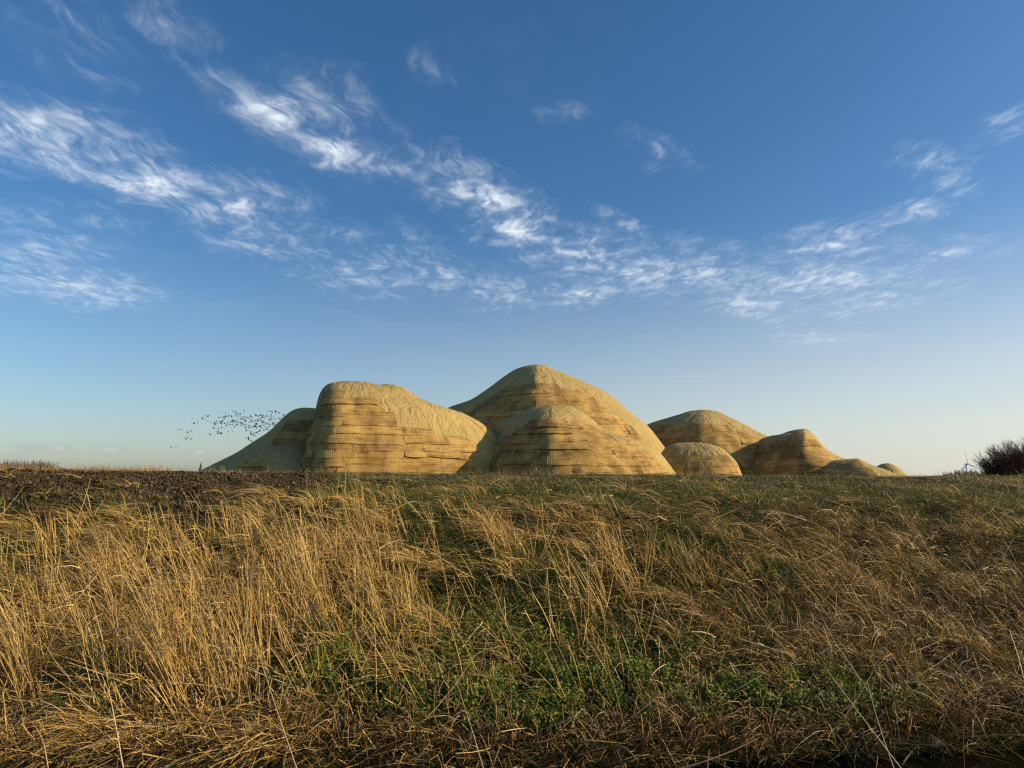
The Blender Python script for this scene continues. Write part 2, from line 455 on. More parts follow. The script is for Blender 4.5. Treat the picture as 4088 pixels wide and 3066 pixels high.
class Mound:
    NT_ = 80
    def __init__(s, y, peak, left, right, F, B, n=2.6, nb=2.4, z0=0.7, fa=1.7, fb=0.62, seed=0, wob=0.05, shear=0.0, smooth=2, crease=0.02):
        s.y = y; s.z0 = z0; s.n = n; s.nb = nb; s.F = F; s.B = B; s.seed = seed; s.wob = wob; s.shear = shear; s.crease = crease
        s.px, _ = at(peak[0], peak[1], y)
        s.D = math.hypot(s.px, y)
        s.ey = np.array([s.px / s.D, y / s.D]); s.ex = np.array([s.ey[1], -s.ey[0]])     # local axes: across and along the line of sight
        _, s.H = facing(peak[0], peak[1], s.D, s.ex, s.ey)
        t = np.linspace(0, 1, s.NT_ + 1)
        z = z0 + (s.H - z0) * np.sin(t * math.pi / 2)
        def prof(pts, sign):
            q = np.array([facing(X, Y, s.D, s.ex, s.ey) for X, Y in pts]); q = q[np.argsort(q[:, 1])]
            r = np.abs(q[:, 0]); pz = q[:, 1]
            # extend to the base along the lowest stretch
            if pz[0] > z0:
                k = (r[0] - r[1]) / max(pz[1] - pz[0], 1e-3) if len(r) > 1 else 0.3
                r = np.concatenate([[r[0] + max(0.15, min(k, 1.2)) * (pz[0] - z0)], r]); pz = np.concatenate([[z0], pz])
            r = np.concatenate([r, [0]]); pz = np.concatenate([pz, [s.H]])
            tt = np.arcsin(np.clip((pz - z0) / (s.H - z0), 0, 1)) / (math.pi / 2)
            v = np.interp(t, tt, r)
            ker = np.array([1, 2, 3, 2, 1.]); ker /= ker.sum()
            for _ in range(smooth):
                p = np.concatenate([[2 * v[0] - v[2], 2 * v[0] - v[1]], v, [-v[-2], -v[-3]]])
                v = np.convolve(p, ker, 'valid')
            v[-1] = 0
            return np.maximum(v, 0)
        s.t = t
        s.L = prof(left, -1); s.Rr = prof(right, 1)
        u = (z - z0) / (s.H - z0)
        s.Fp = F * np.clip(1 - u ** fa, 0, 1) ** fb
        s.Bp = B * np.clip(1 - u ** 1.7, 0, 1) ** 0.62
    def pos(s, th, z):
        """th: 0 = right, -90deg = towards the camera"""
        th = np.asarray(th, float); z = np.asarray(z, float)
        t = np.arcsin(np.clip((z - s.z0) / (s.H - s.z0), 0, 1)) / (math.pi / 2)
        L = np.interp(t, s.t, s.L); Rr = np.interp(t, s.t, s.Rr); F = np.interp(t, s.t, s.Fp); B = np.interp(t, s.t, s.Bp)
        c, sn = np.cos(th), np.sin(th)
        e = np.where(sn < 0, s.n, s.nb)
        k = 1 + s.wob * 2 * (fbm(np.cos(th) * 2.2 + s.seed * 3.7 + 30, np.sin(th) * 2.2 + z * 0.7 + 30, 4, 0.6) - 0.5) * sst(np.abs(sn), 0.02, 0.5)
        az = np.arctan2(sn, c)
        cr = fbm(az * 3.1 + s.seed * 5.3 + 50, z * 0.22 + 20, 3, 0.6)
        k = k - s.crease * np.clip(1 - np.abs(cr - 0.5) / 0.10, 0, 1) * sst(np.abs(sn), 0.05, 0.5)
        rx = np.maximum(np.where(c > 0, Rr, L), 1e-4); ry = np.maximum(np.where(sn < 0, F, B), 1e-4)
        r = k * (np.abs(c / rx) ** e + np.abs(sn / ry) ** e) ** (-1 / e)
        u = r * c; v = r * sn + s.shear * r * c
        x = s.px + u * s.ex[0] + v * s.ey[0]
        y = s.y + u * s.ex[1] + v * s.ey[1]
        return np.stack([x, y, z + 0 * x], -1)
    def lat(s, p):
        return p[..., 0] * s.ex[0] + p[..., 1] * s.ex[1]
    def normal(s, th, z):
        d = 0.02; dz = 0.05
        zz = np.clip(z, s.z0 + dz, s.H - dz)
        a = s.pos(th + d, zz) - s.pos(th - d, zz)
        b = s.pos(th, zz + dz) - s.pos(th, zz - dz)
        n = np.cross(a, b)
        return n / (np.linalg.norm(n, axis=-1, keepdims=True) + 1e-9)
    def body(s, root, nth=160, nz=50):
        th = np.linspace(0, 2 * math.pi, nth, endpoint=False)
        t = np.linspace(0, 1, nz)[:-1]
        z = s.z0 + (s.H - s.z0) * np.sin(t * math.pi / 2)
        T, Z = np.meshgrid(th, z)
        v = s.pos(T, Z).reshape(-1, 3)
        v = np.concatenate([v, [[s.px, s.y, s.H]]])
        i = np.arange(nth * (nz - 1)).reshape(nz - 1, nth)
        j = np.roll(i, -1, 1)
        f = np.stack([i[:-1], j[:-1], j[1:], i[1:]], -1).reshape(-1, 4)
        tri = np.stack([i[-1], j[-1], np.full(nth, len(v) - 1)], -1)
        return obj('mound_body', mesh_np('mound_body', v - np.array(root.location), [f, tri], M_cloth, True), root)

def patch(m, root, name, mat, thf, zf, nu, nv, off_lo, off_hi, jit=0.05, seed=0.0, rim=0.10):
    """a sheet laid on the mound: thf(u, v), zf(u, v) over the unit square; edges turn down to the body"""
    u = np.linspace(0, 1, nu + 1); v = np.linspace(0, 1, nv + 1)
    U, V = np.meshgrid(u, v)
    T = thf(U, V); Z = zf(U, V)
    P = m.pos(T, Z); N = m.normal(T, Z)
    off = off_lo + (off_hi - off_lo) * (1 - V)
    P0 = P.copy()
    jx = (fbm(P[..., 0] * 1.3 + seed, P[..., 2] * 1.3 + P[..., 1], 2) - 0.5)
    P = P + N * (off + 0.05 * jx)[..., None]
    P[..., 2] += jit * 2 * (fbm(P0[..., 0] * 0.8 + seed * 1.7, V * 3 + seed, 3) - 0.5)
    n1, n2 = nv + 1, nu + 1
    i = np.arange(n1 * n2).reshape(n1, n2)
    f = np.stack([i[:-1, :-1], i[:-1, 1:], i[1:, 1:], i[1:, :-1]], -1).reshape(-1, 4)
    seg = np.concatenate([[0], np.cumsum(np.linalg.norm(np.diff(P[n1 // 2], axis=0), axis=1))])
    UVs = np.stack([np.broadcast_to(seg[None], U.shape), Z], -1).reshape(-1, 2)
    ring = np.concatenate([i[0, :], i[1:, -1], i[-1, -2::-1], i[-2:0:-1, 0]])
    Pf = P.reshape(-1, 3); Nf = N.reshape(-1, 3)
    top = Pf[ring]; low = top - Nf[ring] * rim
    k = len(ring); a = np.arange(k); b = np.roll(a, -1)
    base = len(Pf)
    f2 = np.stack([base + a, base + k + a, base + k + b, base + b], -1)
    verts = np.concatenate([Pf, top, low]) - np.array(root.location)
    uvv = np.concatenate([UVs, UVs[ring], UVs[ring]]) + np.array([[seed * 3.1, 0]])
    return obj(name, mesh_np(name, verts, [f, f2], mat, True, uv=uvv), root)

def limit_fn(m, pts):
    """upper limit of the matting as height over x, from its traced edge"""
    a = np.array([facing(X, Y, m.D - m.F * 0.6, m.ex, m.ey) for X, Y in pts])
    o = np.argsort(a[:, 0]); a = a[o]
    return lambda x: np.interp(x, a[:, 0], a[:, 1], left=-9, right=-9)

def dress(m, root, lim, row=(0.55, 0.8), plen=(3.6, 7), zmin=None, th0=-190, th1=12, strips=None, seed=1):
    r_ = random.Random(seed)
    f = limit_fn(m, lim)
    z = (zmin if zmin is not None else 1.5)
    ths = np.radians(np.linspace(th0, th1, 700))
    while z < m.H - 0.25:
        h = r_.uniform(*row)
        zb = min(z + h, m.H - 0.12)
        zm = (z + zb) / 2
        p = m.pos(ths, np.full_like(ths, zm))
        ok = f(m.lat(p)) >= zb - 0.12
        ds = np.concatenate([[0], np.linalg.norm(np.diff(p, axis=0), axis=1)])
        # runs of covered angle
        k = 0
        while k < len(ths):
            if not ok[k]: k += 1; continue
            e = k
            while e + 1 < len(ths) and ok[e + 1]: e += 1
            c = np.cumsum(ds[k:e + 1]); c -= c[0]
            tot = c[-1] if len(c) else 0
            s0 = 0.0; first = True
            while tot - s0 > 0.5:
                ln = r_.uniform(*plen) * (r_.uniform(0.3, 1) if first else 1)
                if tot - s0 - ln < 1.0: ln = tot - s0
                a0 = np.interp(s0 - 0.02, c, ths[k:e + 1]); a1 = np.interp(s0 + ln + 0.02, c, ths[k:e + 1])
                sag0, sag1 = r_.uniform(-0.12, 0.12), r_.uniform(-0.12, 0.12); proud = r_.choice([0, 0, 0.02, 0.05, 0.10, 0.15])
                zz0, zz1 = z - 0.08, zb + 0.05
                lift = r_.choice([0.0, 0.006, 0.012, 0.018])
                patch(m, root, 'matting_panel', M_mat,
                      lambda U, V, a0=a0, a1=a1: a0 + (a1 - a0) * U,
                      lambda U, V, zz0=zz0, zz1=zz1, sag0=sag0, sag1=sag1: zz0 + (zz1 - zz0) * V + sag0 * (1 - U) + sag1 * U,
                      max(3, min(16, int(ln / 0.32))), 3, 0.022 + lift * 0.5, 0.050 + lift * 0.5 + proud * r_.uniform(0.4, 1), 0.05, r_.uniform(0, 40))
                s0 += ln; first = False
            k = e + 1
        z = zb
    if strips:
        n, a0, a1 = strips
        ed = np.radians(np.linspace(a0, a1, n + 1)) + np.array([0] + [r_.uniform(-0.03, 0.03) for _ in range(n - 1)] + [0])
        for q in range(n):
            ta, tb = ed[q] + 0.004, ed[q + 1] - 0.004
            def zlow(T):
                lo = np.full(T.shape, m.z0 + 0.3)
                for zz in np.linspace(m.z0 + 0.3, m.H - 0.4, 60):
                    pp = m.pos(T, np.full(T.shape, zz))
                    lo = np.where(f(m.lat(pp)) >= zz, np.maximum(lo, zz), lo)
                return lo - 0.15
            up = r_.choice([0.0, 0.02])
            patch(m, root, 'cloth_strip', M_cloth,
                  lambda U, V, ta=ta, tb=tb: ta + (tb - ta) * U,
                  lambda U, V, ta=ta, tb=tb: (lambda lo: lo + (m.H - 0.12 - lo) * (1 - (1 - V) ** 1.6))(zlow(ta + (tb - ta) * U)),
                  8, 14, 0.012 + up * 0.6, 0.012 + up * 0.6, 0.0, r_.uniform(0, 40), 0.08)

def mound(label, m, **kw):
    root = empty('mound', (m.px, m.y, m.z0))
    tag(root, label, 'mound', 'mat covered mounds behind the bank')
    m.body(root)
    if kw: dress(m, root, **kw)
    return root

# long dark ramp at the left
mA = Mound(62.5, (1222, 1627), [(745, 1902), (781, 1889), (836, 1861), (944, 1810), (1004, 1769), (1074, 1725), (1112, 1687), (1150, 1650), (1172, 1636)],
           [(1250, 1629), (1300, 1640), (1400, 1700), (1480, 1890)], 5, 7, 2.3, seed=1)
mound('long dark sloping mound at the far left, its ramp running down to the church spire', mA,
      lim=[(1080, 1775), (1090, 1740), (1135, 1680), (1150, 1655), (1300, 1652)], row=(0.7, 1.0), seed=21, th0=-150, th1=-20)
mB = Mound(57, (1140, 1778), [(860, 1890), (930, 1850), (980, 1812), (1040, 1788)], [(1230, 1800), (1260, 1840), (1290, 1890)], 5, 6, 2.3, seed=2)
mound('low shaded cloth covered bulge at the foot of the long dark ramp', mB,
      lim=[(965, 1850), (970, 1828), (1055, 1828), (1060, 1850)], row=(0.4, 0.6), seed=22, th0=-160, th1=-60)
# cliff mound
mC = Mound(60, (1422, 1524), [(1205, 1882), (1222, 1820), (1243, 1747), (1262, 1693), (1270, 1640), (1276, 1601), (1291, 1563), (1308, 1544), (1351, 1530), (1385, 1526)],
           [(1460, 1528), (1503, 1540), (1560, 1556), (1655, 1584), (1704, 1611), (1752, 1624), (1818, 1639), (1870, 1656), (1930, 1688), (2000, 1740), (2080, 1800), (2150, 1890)],
           7.5, 8, 2.9, 2.6, fa=3.4, fb=0.55, seed=3, wob=0.035, shear=0.22, smooth=1, crease=0.004)
mound('steep cliff faced mound with a stepped edge of matting below pale cloth', mC,
      lim=[(1195, 1570), (1300, 1545), (1376, 1545), (1380, 1568), (1461, 1570), (1465, 1596), (1510, 1598), (1514, 1630), (1575, 1632), (1580, 1682), (1678, 1686), (1682, 1714), (1728, 1716), (1732, 1742), (1872, 1744), (1900, 1760)],
      row=(0.5, 0.75), plen=(3.0, 8.0), seed=5, strips=(7, -95, -12))
mD = Mound(71, (1548, 1533), [(1440, 1640), (1480, 1560), (1508, 1539)], [(1590, 1541), (1622, 1554), (1655, 1575), (1693, 1606), (1760, 1640), (1800, 1700)], 4, 5, 2.3, seed=4)
mound('small rounded hump peeping over the back of the cliff faced mound', mD)
# tall centre dome
mE = Mound(75, (2142, 1455), [(1640, 1890), (1700, 1700), (1790, 1622), (1870, 1603), (1908, 1579), (1963, 1541), (2017, 1500), (2060, 1473), (2098, 1461)],
           [(2180, 1460), (2207, 1474), (2250, 1490), (2315, 1517), (2391, 1549), (2440, 1579), (2484, 1617), (2521, 1650), (2560, 1679), (2592, 1704), (2625, 1747), (2657, 1791), (2690, 1829), (2706, 1880)],
           13, 10, 1.3, 2.2, fa=1.5, fb=0.7, seed=5, smooth=1)
mound('tallest dome in the middle, golden on its right and shaded on its left', mE,
      lim=[(1780, 1640), (1880, 1605), (1963, 1552), (2030, 1512), (2200, 1500), (2240, 1525), (2330, 1535), (2420, 1585), (2500, 1650), (2570, 1700), (2640, 1780), (2710, 1890)],
      row=(0.55, 0.95), plen=(3.0, 7.5), seed=6)
mF = Mound(64.3, (2205, 1616), [(1855, 1890), (1880, 1815), (1935, 1775), (1990, 1696), (2060, 1657), (2110, 1632), (2150, 1621)],
           [(2266, 1617), (2315, 1639), (2348, 1660), (2402, 1712), (2480, 1742), (2560, 1760), (2640, 1812), (2690, 1880)], 10, 9, 1.6, 2.3, fa=1.9, fb=0.62, seed=6)
mound('broad golden mound bulging forward in front of the tallest dome', mF,
      lim=[(1840, 1830), (1950, 1770), (2055, 1712), (2100, 1680), (2225, 1652), (2330, 1662), (2400, 1700), (2480, 1745), (2560, 1765), (2640, 1815), (2700, 1885)],
      row=(0.55, 0.8), plen=(4, 8.0), seed=7)
# right hand group
mG = Mound(84, (2800, 1636), [(2480, 1890), (2520, 1740), (2590, 1691), (2663, 1669), (2717, 1653), (2765, 1639)],
           [(2847, 1639), (2880, 1648), (2907, 1663), (2961, 1688), (3015, 1718), (3060, 1738), (3120, 1770), (3180, 1890)], 11, 9, 1.5, seed=7, smooth=1)
mound('wide mound right of the tallest dome with a pale rounded cap', mG,
      lim=[(2500, 1700), (2600, 1692), (2680, 1676), (2800, 1670), (2880, 1676), (2960, 1712), (3060, 1745), (3180, 1890)], row=(0.55, 0.95), plen=(3, 8), seed=8)
mH = Mound(69, (2765, 1766), [(2610, 1890), (2640, 1810), (2663, 1780), (2710, 1768)], [(2830, 1771), (2880, 1789), (2912, 1816), (2940, 1848), (2958, 1890)], 5, 6, 2.5, fa=2.2, fb=0.6, seed=8)
mound('low round mound standing in front of the wide right hand mound', mH,
      lim=[(2600, 1840), (2690, 1820), (2740, 1812), (2900, 1814), (2935, 1838), (2965, 1890)], row=(0.5, 0.75), plen=(2, 4), seed=9)
mI = Mound(78, (3208, 1712), [(2925, 1890), (2950, 1830), (2990, 1785), (3030, 1755), (3075, 1740), (3118, 1734), (3151, 1721), (3184, 1714)],
           [(3232, 1719), (3254, 1740), (3276, 1767), (3303, 1794), (3336, 1817), (3368, 1829), (3400, 1845), (3430, 1890)], 9, 7, 1.45, fa=2.6, fb=0.6, seed=9, smooth=0)
mound('steep mound with a sunlit right flank and a dark hollow on its left', mI,
      lim=[(2910, 1840), (2960, 1800), (3040, 1752), (3110, 1740), (3190, 1722), (3215, 1732), (3250, 1742), (3305, 1800), (3340, 1845), (3380, 1890)], row=(0.6, 0.85), plen=(3.5, 7), seed=10)
mJ = Mound(71, (3420, 1830), [(3200, 1890), (3240, 1860), (3300, 1843), (3350, 1835), (3390, 1832)], [(3439, 1836), (3466, 1851), (3493, 1861), (3530, 1872), (3575, 1892)], 4, 5, 1.8, fa=3.0, fb=0.55, seed=10)
mound('low shaded ridge right of the steep mound', mJ,
      lim=[(3250, 1860), (3380, 1843), (3440, 1846), (3480, 1868), (3500, 1890)], row=(0.5, 0.7), plen=(2, 4), seed=11)
mK = Mound(88, (3542, 1849), [(3475, 1890), (3493, 1866), (3515, 1854)], [(3564, 1854), (3591, 1870), (3605, 1882), (3622, 1899)], 4, 4, 2.2, seed=11)
mound('smallest mound at the right end of the row, covered in plain cloth', mK)

# ------------------------------------------------------------------ vegetation
def norm(v): return v / (np.linalg.norm(v, axis=-1, keepdims=True) + 1e-9)

def blades(root, d0, bend, length, width, tint, nseg=3, sides=2, tip=0.15, kink=None):
    """many thin blades or stalks; returns verts, faces, tint arrays"""
    n = len(root)
    t = np.linspace(0, 1, nseg + 1)
    d0 = norm(d0)
    C = root[:, None, :] + length[:, None, None] * (d0[:, None, :] * t[None, :, None] + bend[:, None, :] * (t ** 2)[None, :, None])
    hv = norm(rng.normal(size=(n, 3)))
    s1 = norm(np.cross(d0, hv))
    w = width[:, None] * (1 - (1 - tip) * t[None, :] ** 1.3)
    if sides == 2:
        V = np.stack([C - s1[:, None] * w[..., None] / 2, C + s1[:, None] * w[..., None] / 2], 2)      # n, seg+1, 2, 3
    else:
        s2 = norm(np.cross(d0, s1))
        V = np.stack([C + (s1[:, None] * math.cos(a) + s2[:, None] * math.sin(a)) * w[..., None] / 2 for a in (0, 2.094, 4.189)], 2)
    m = V.shape[2]
    base = (np.arange(n) * (nseg + 1) * m)[:, None, None]
    k = np.arange(nseg)[None, :, None]; q = np.arange(1 if m == 2 else 3)[None, None, :]
    a = base + k * m + q; b = base + k * m + (q + 1) % m
    c = b + m; d = a + m
    F = np.stack([a, b, c, d], -1).reshape(-1, 4)
    T = np.repeat(tint, (nseg + 1) * m, 0)
    return V.reshape(-1, 3), F, T

class Bag:
    def __init__(s): s.v = []; s.f = []; s.t = []; s.n = 0
    def add(s, vft):
        v, f, t = vft
        s.v.append(v); s.f.append(f + s.n); s.t.append(t); s.n += len(v)
    def build(s, name, mat, label, cat):
        o = obj(name, mesh_np(name, np.concatenate(s.v), [np.concatenate(s.f)] if all(f.shape[1] == s.f[0].shape[1] for f in s.f) else s.f, mat, False, np.concatenate(s.t)))
        return tag(o, label, cat, kind='stuff')

_yy = np.concatenate([np.arange(5.0, 12, 0.05), np.arange(12, 25, 0.12)])
def ground_hit(X, Y):
    """first point of the ground seen along the given directions (ground within 25 m)"""
    X = np.asarray(X, float); Y = np.asarray(Y, float)
    cx = (X - 2044) / FPX; cyy = (1533 - Y) / FPX
    b = CP - cyy * SP; c = SP + cyy * CP
    out = np.full((len(X), 3), np.nan)
    done = np.zeros(len(X), bool)
    for y in _yy:
        t = y / b
        x = cx * t; z = EYE + c * t
        gz = ground_z(x, np.full_like(x, y), False)
        hit = (~done) & (z <= gz)
        out[hit, 0] = x[hit]; out[hit, 1] = y; out[hit, 2] = gz[hit]
        done |= hit
        if done.all(): break
    out[done, 1] += rng.uniform(-0.06, 0.06, done.sum())
    return out, done

def scatter(n, dens, X0=-620, X1=4720, Y0=1885, Y1=3120):
    """points on the bank, denser where dens(X, Y, x, y) is high"""
    pts = []; got = 0
    for _ in range(40):
        m = max(4000, int((n - got) * 2.2))
        X = rng.uniform(X0, X1, m); Y = rng.uniform(Y0, Y1, m)
        d = dens(X, Y)
        k = rng.random(m) < d
        if not k.any(): continue
        p, ok = ground_hit(X[k], Y[k])
        q = np.stack([X[k], Y[k]], -1)
        ok &= (p[:, 1] - water_edge(np.nan_to_num(p[:, 0]))) > 0.04
        p = p[ok]; q = q[ok]
        pts.append(np.concatenate([p, q], 1)); got += len(p)
        if got >= n: break
    P = np.concatenate(pts)[:n]
    P[:, 2] = ground_z(P[:, 0], P[:, 1])
    return P

def gs(X, Y, cx, cy_, sx, sy): return np.exp(-((X - cx) / sx) ** 2 - ((Y - cy_) / sy) ** 2)
def patchy(P_or_X, Y=None, s=1.0, o=0.0):
    return fbm(P_or_X * s + o, Y * s - o, 3)

def soil_px(X, Y): return sst(-X + 60 * np.sin(Y / 37.0), -1330, -1180) * sst(Y, 1880, 1905) * sst(-Y + 50 * np.sin(X / 90.0), -2130, -2040)

def green_px(X, Y):
    """0..1 how green (living) the cover is"""
    g_ = 0.56 * np.ones_like(X)
    g_ += 0.35 * sst(-Y, -2060, -1960) * sst(X, 1150, 1500)
    g_ += 0.55 * gs(X, Y, 2250, 2700, 900, 220) + 0.4 * gs(X, Y, 2500, 2400, 500, 200) + 0.5 * gs(X, Y, 3050, 2420, 200, 180)
    g_ += 0.4 * gs(X, Y, 1300, 2780, 250, 160) + 0.3 * gs(X, Y, 350, 2780, 200, 100)
    g_ -= 0.3 * gs(X, Y, 700, 2450, 600, 300) + 0.35 * sst(X, 2900, 3300) * sst(Y, 2050, 2200) * sst(-Y, -2700, -2500) + 0.35 * gs(X, Y, 300, 3000, 600, 150)
    return np.clip(g_ + 0.9 * (fbm(X / 170.0, Y / 110.0, 3) - 0.5), 0, 1)

def pal(cols, n, jit=0.18, w=None):
    cols = np.array(cols)
    i = rng.choice(len(cols), n, p=w)
    j = rng.random((n, 1))
    k = rng.choice(len(cols), n, p=w)
    c = cols[i] * j + cols[k] * (1 - j)
    return np.clip(c * rng.normal(1, jit, (n, 1)), 0.005, 0.9)

STRAW = [(0.62, 0.40, 0.11), (0.66, 0.47, 0.18), (0.50, 0.31, 0.08), (0.38, 0.22, 0.06)]
BROWN = [(0.34, 0.205, 0.065), (0.24, 0.135, 0.045), (0.42, 0.265, 0.085), (0.18, 0.10, 0.035)]
OLIVE = [(0.26, 0.23, 0.045), (0.19, 0.19, 0.035), (0.33, 0.27, 0.07)]
GREEN = [(0.09, 0.125, 0.016), (0.13, 0.16, 0.024), (0.06, 0.09, 0.012), (0.17, 0.18, 0.03)]

def straw_tint(P, lo=0.0):
    """gold on the left, browner to the right and near the water, by patches"""
    n = len(P)
    X, Y = P[:, 3], P[:, 4]
    br = np.clip(0.12 + 0.55 * sst(X, 1900, 3400) + 0.35 * sst(Y, 2750, 3000) - 0.55 * gs(X, Y, 300, 2950, 800, 260) + 0.9 * (fbm(P[:, 0] * 0.8, P[:, 1] * 0.8, 3) - 0.5) + lo, 0, 1)
    pick = rng.random(n) < br
    c = pal(STRAW, n, 0.16, [0.4, 0.2, 0.28, 0.12]); b = pal(BROWN, n, 0.16)
    return np.where(pick[:, None], b, c)

def lean_field(P):
    """heading of the fallen stalks: mostly towards the left, swirling from patch to patch"""
    a = math.pi + 1.5 * (fbm(P[:, 0] * 0.55 + 60, P[:, 1] * 0.55 + 8, 3) - 0.5) * 2
    return a

# --- tall dry reed stalks
def reed_density(X, Y):
    d = 0.07 * sst(Y, 1960, 2060) * np.ones_like(X)
    d += 0.85 * gs(X, Y, 760, 2820, 260, 130) + 0.9 * gs(X, Y, 60, 2760, 110, 120) + 0.7 * gs(X, Y, 950, 2480, 300, 150) + 0.6 * gs(X, Y, 350, 2420, 260, 140)
    d += 0.8 * gs(X, Y, 1380, 2280, 200, 130) + 0.6 * gs(X, Y, 1250, 2440, 160, 120) + 0.45 * gs(X, Y, 1450, 2080, 300, 80) + 0.5 * gs(X, Y, 600, 2210, 420, 70)
    d += 0.55 * sst(X, 2650, 3050) * sst(Y, 1965, 2060) * sst(-Y, -2680, -2450)
    d += 0.35 * gs(X, Y, 2480, 2420, 120, 150) + 0.4 * gs(X, Y, 2080, 2200, 150, 80) + 0.35 * gs(X, Y, 2800, 2300, 160, 160)
    d *= 1 - 0.75 * sst(Y, 2880, 2980)
    d *= 0.07 + 1.6 * sst(fbm(X / 62.0 + 4, Y / 60.0, 3), 0.49, 0.63)
    d *= 1 - 0.93 * soil_px(X, Y)
    return np.clip(d, 0, 1)

def reeds():
    bag = Bag()
    P = scatter(5676, reed_density, Y0=1955, Y1=3000)
    n = len(P)
    X, Y = P[:, 3], P[:, 4]
    right = sst(X, 2300, 3000)
    tall = 0.92 - 0.40 * right + 0.35 * gs(X, Y, 800, 2780, 400, 200) + 0.4 * gs(X, Y, 60, 2760, 160, 160)
    L = tall * rng.uniform(0.4, 1.05, n) * (1 - 0.45 * sst(-Y, -2400, -2080))
    lean = np.radians(10 + 16 * right + 52 * (fbm(P[:, 0] * 1.7 + 3, P[:, 1] * 1.7, 2) - 0.36)) + rng.normal(0, 0.17, n)
    # a few stalks are knocked well over
    over = rng.random(n) < 0.16
    lean = np.where(over, rng.uniform(0.7, 1.35, n), lean)
    hd = math.pi + 2.2 * (fbm(P[:, 0] * 1.4 + 31, P[:, 1] * 1.4, 2) - 0.5) + rng.normal(0, 0.7, n); hd = np.where(rng.random(n) < 0.12, hd + math.pi, hd)
    d0 = np.stack([np.cos(hd) * np.sin(lean), np.sin(hd) * np.sin(lean) * 0.8, np.cos(lean)], -1)
    bend = np.stack([-rng.uniform(0.02, 0.22, n), rng.normal(0, 0.05, n), -rng.uniform(0.0, 0.10, n)], -1)
    W_ = rng.uniform(0.006, 0.0125, n) * (1 - 0.25 * right)
    t = straw_tint(P, -0.08)
    root = P[:, :3] - np.array([0, 0, 0.03])
    bag.add(blades(root, d0, bend, L, W_, t, 4, 3, 0.45))
    tip = root + L[:, None] * (norm(d0) + bend)
    # leaves held along the stalks
    k = rng.choice(n, 3600)
    u = rng.uniform(0.3, 0.95, len(k))
    r2 = root[k] + L[k][:, None] * (norm(d0)[k] * u[:, None] + bend[k] * (u ** 2)[:, None])
    a = rng.uniform(0, 6.28, len(k))
    ld = np.stack([np.cos(a) * 0.8 - 0.35, np.sin(a) * 0.8, rng.uniform(0.1, 0.9, len(k))], -1)
    lb = np.stack([-rng.uniform(0, 0.3, len(k)), np.zeros(len(k)), -rng.uniform(0.3, 0.9, len(k))], -1)
    bag.add(tri4(blades(r2, ld, lb, rng.uniform(0.1, 0.32, len(k)), rng.uniform(0.004, 0.010, len(k)), t[k] * 1.05, 3, 2, 0.1)))
    # drooping feathery heads on the tall stalks at the left
    hp = np.where((L > 0.75) & (X < 1900) & ~over)[0]
    hp = rng.choice(hp, min(190, len(hp)), replace=False)
    m = 16
    kk = np.repeat(hp, m)
    s = rng.uniform(0, 0.16, len(kk))
    r3 = tip[kk] - norm(d0)[kk] * s[:, None]
    hd_ = np.stack([-0.9 + rng.normal(0, 0.35, len(kk)), rng.normal(0, 0.35, len(kk)), 0.5 + rng.normal(0, 0.3, len(kk))], -1)
    hb = np.stack([-rng.uniform(0.1, 0.3, len(kk)), np.zeros(len(kk)), -rng.uniform(0.5, 1.1, len(kk))], -1)
    bag.add(blades(r3, hd_, hb, rng.uniform(0.05, 0.13, len(kk)), rng.uniform(0.004, 0.009, len(kk)), pal([(0.44, 0.28, 0.12), (0.34, 0.21, 0.09), (0.54, 0.37, 0.17)], len(kk)), 2, 2, 0.3))
    bag.build('dry_reeds', M_straw, 'tall dry golden reed stalks leaning to the left over the whole bank', 'reeds')

def tri4(x): return x

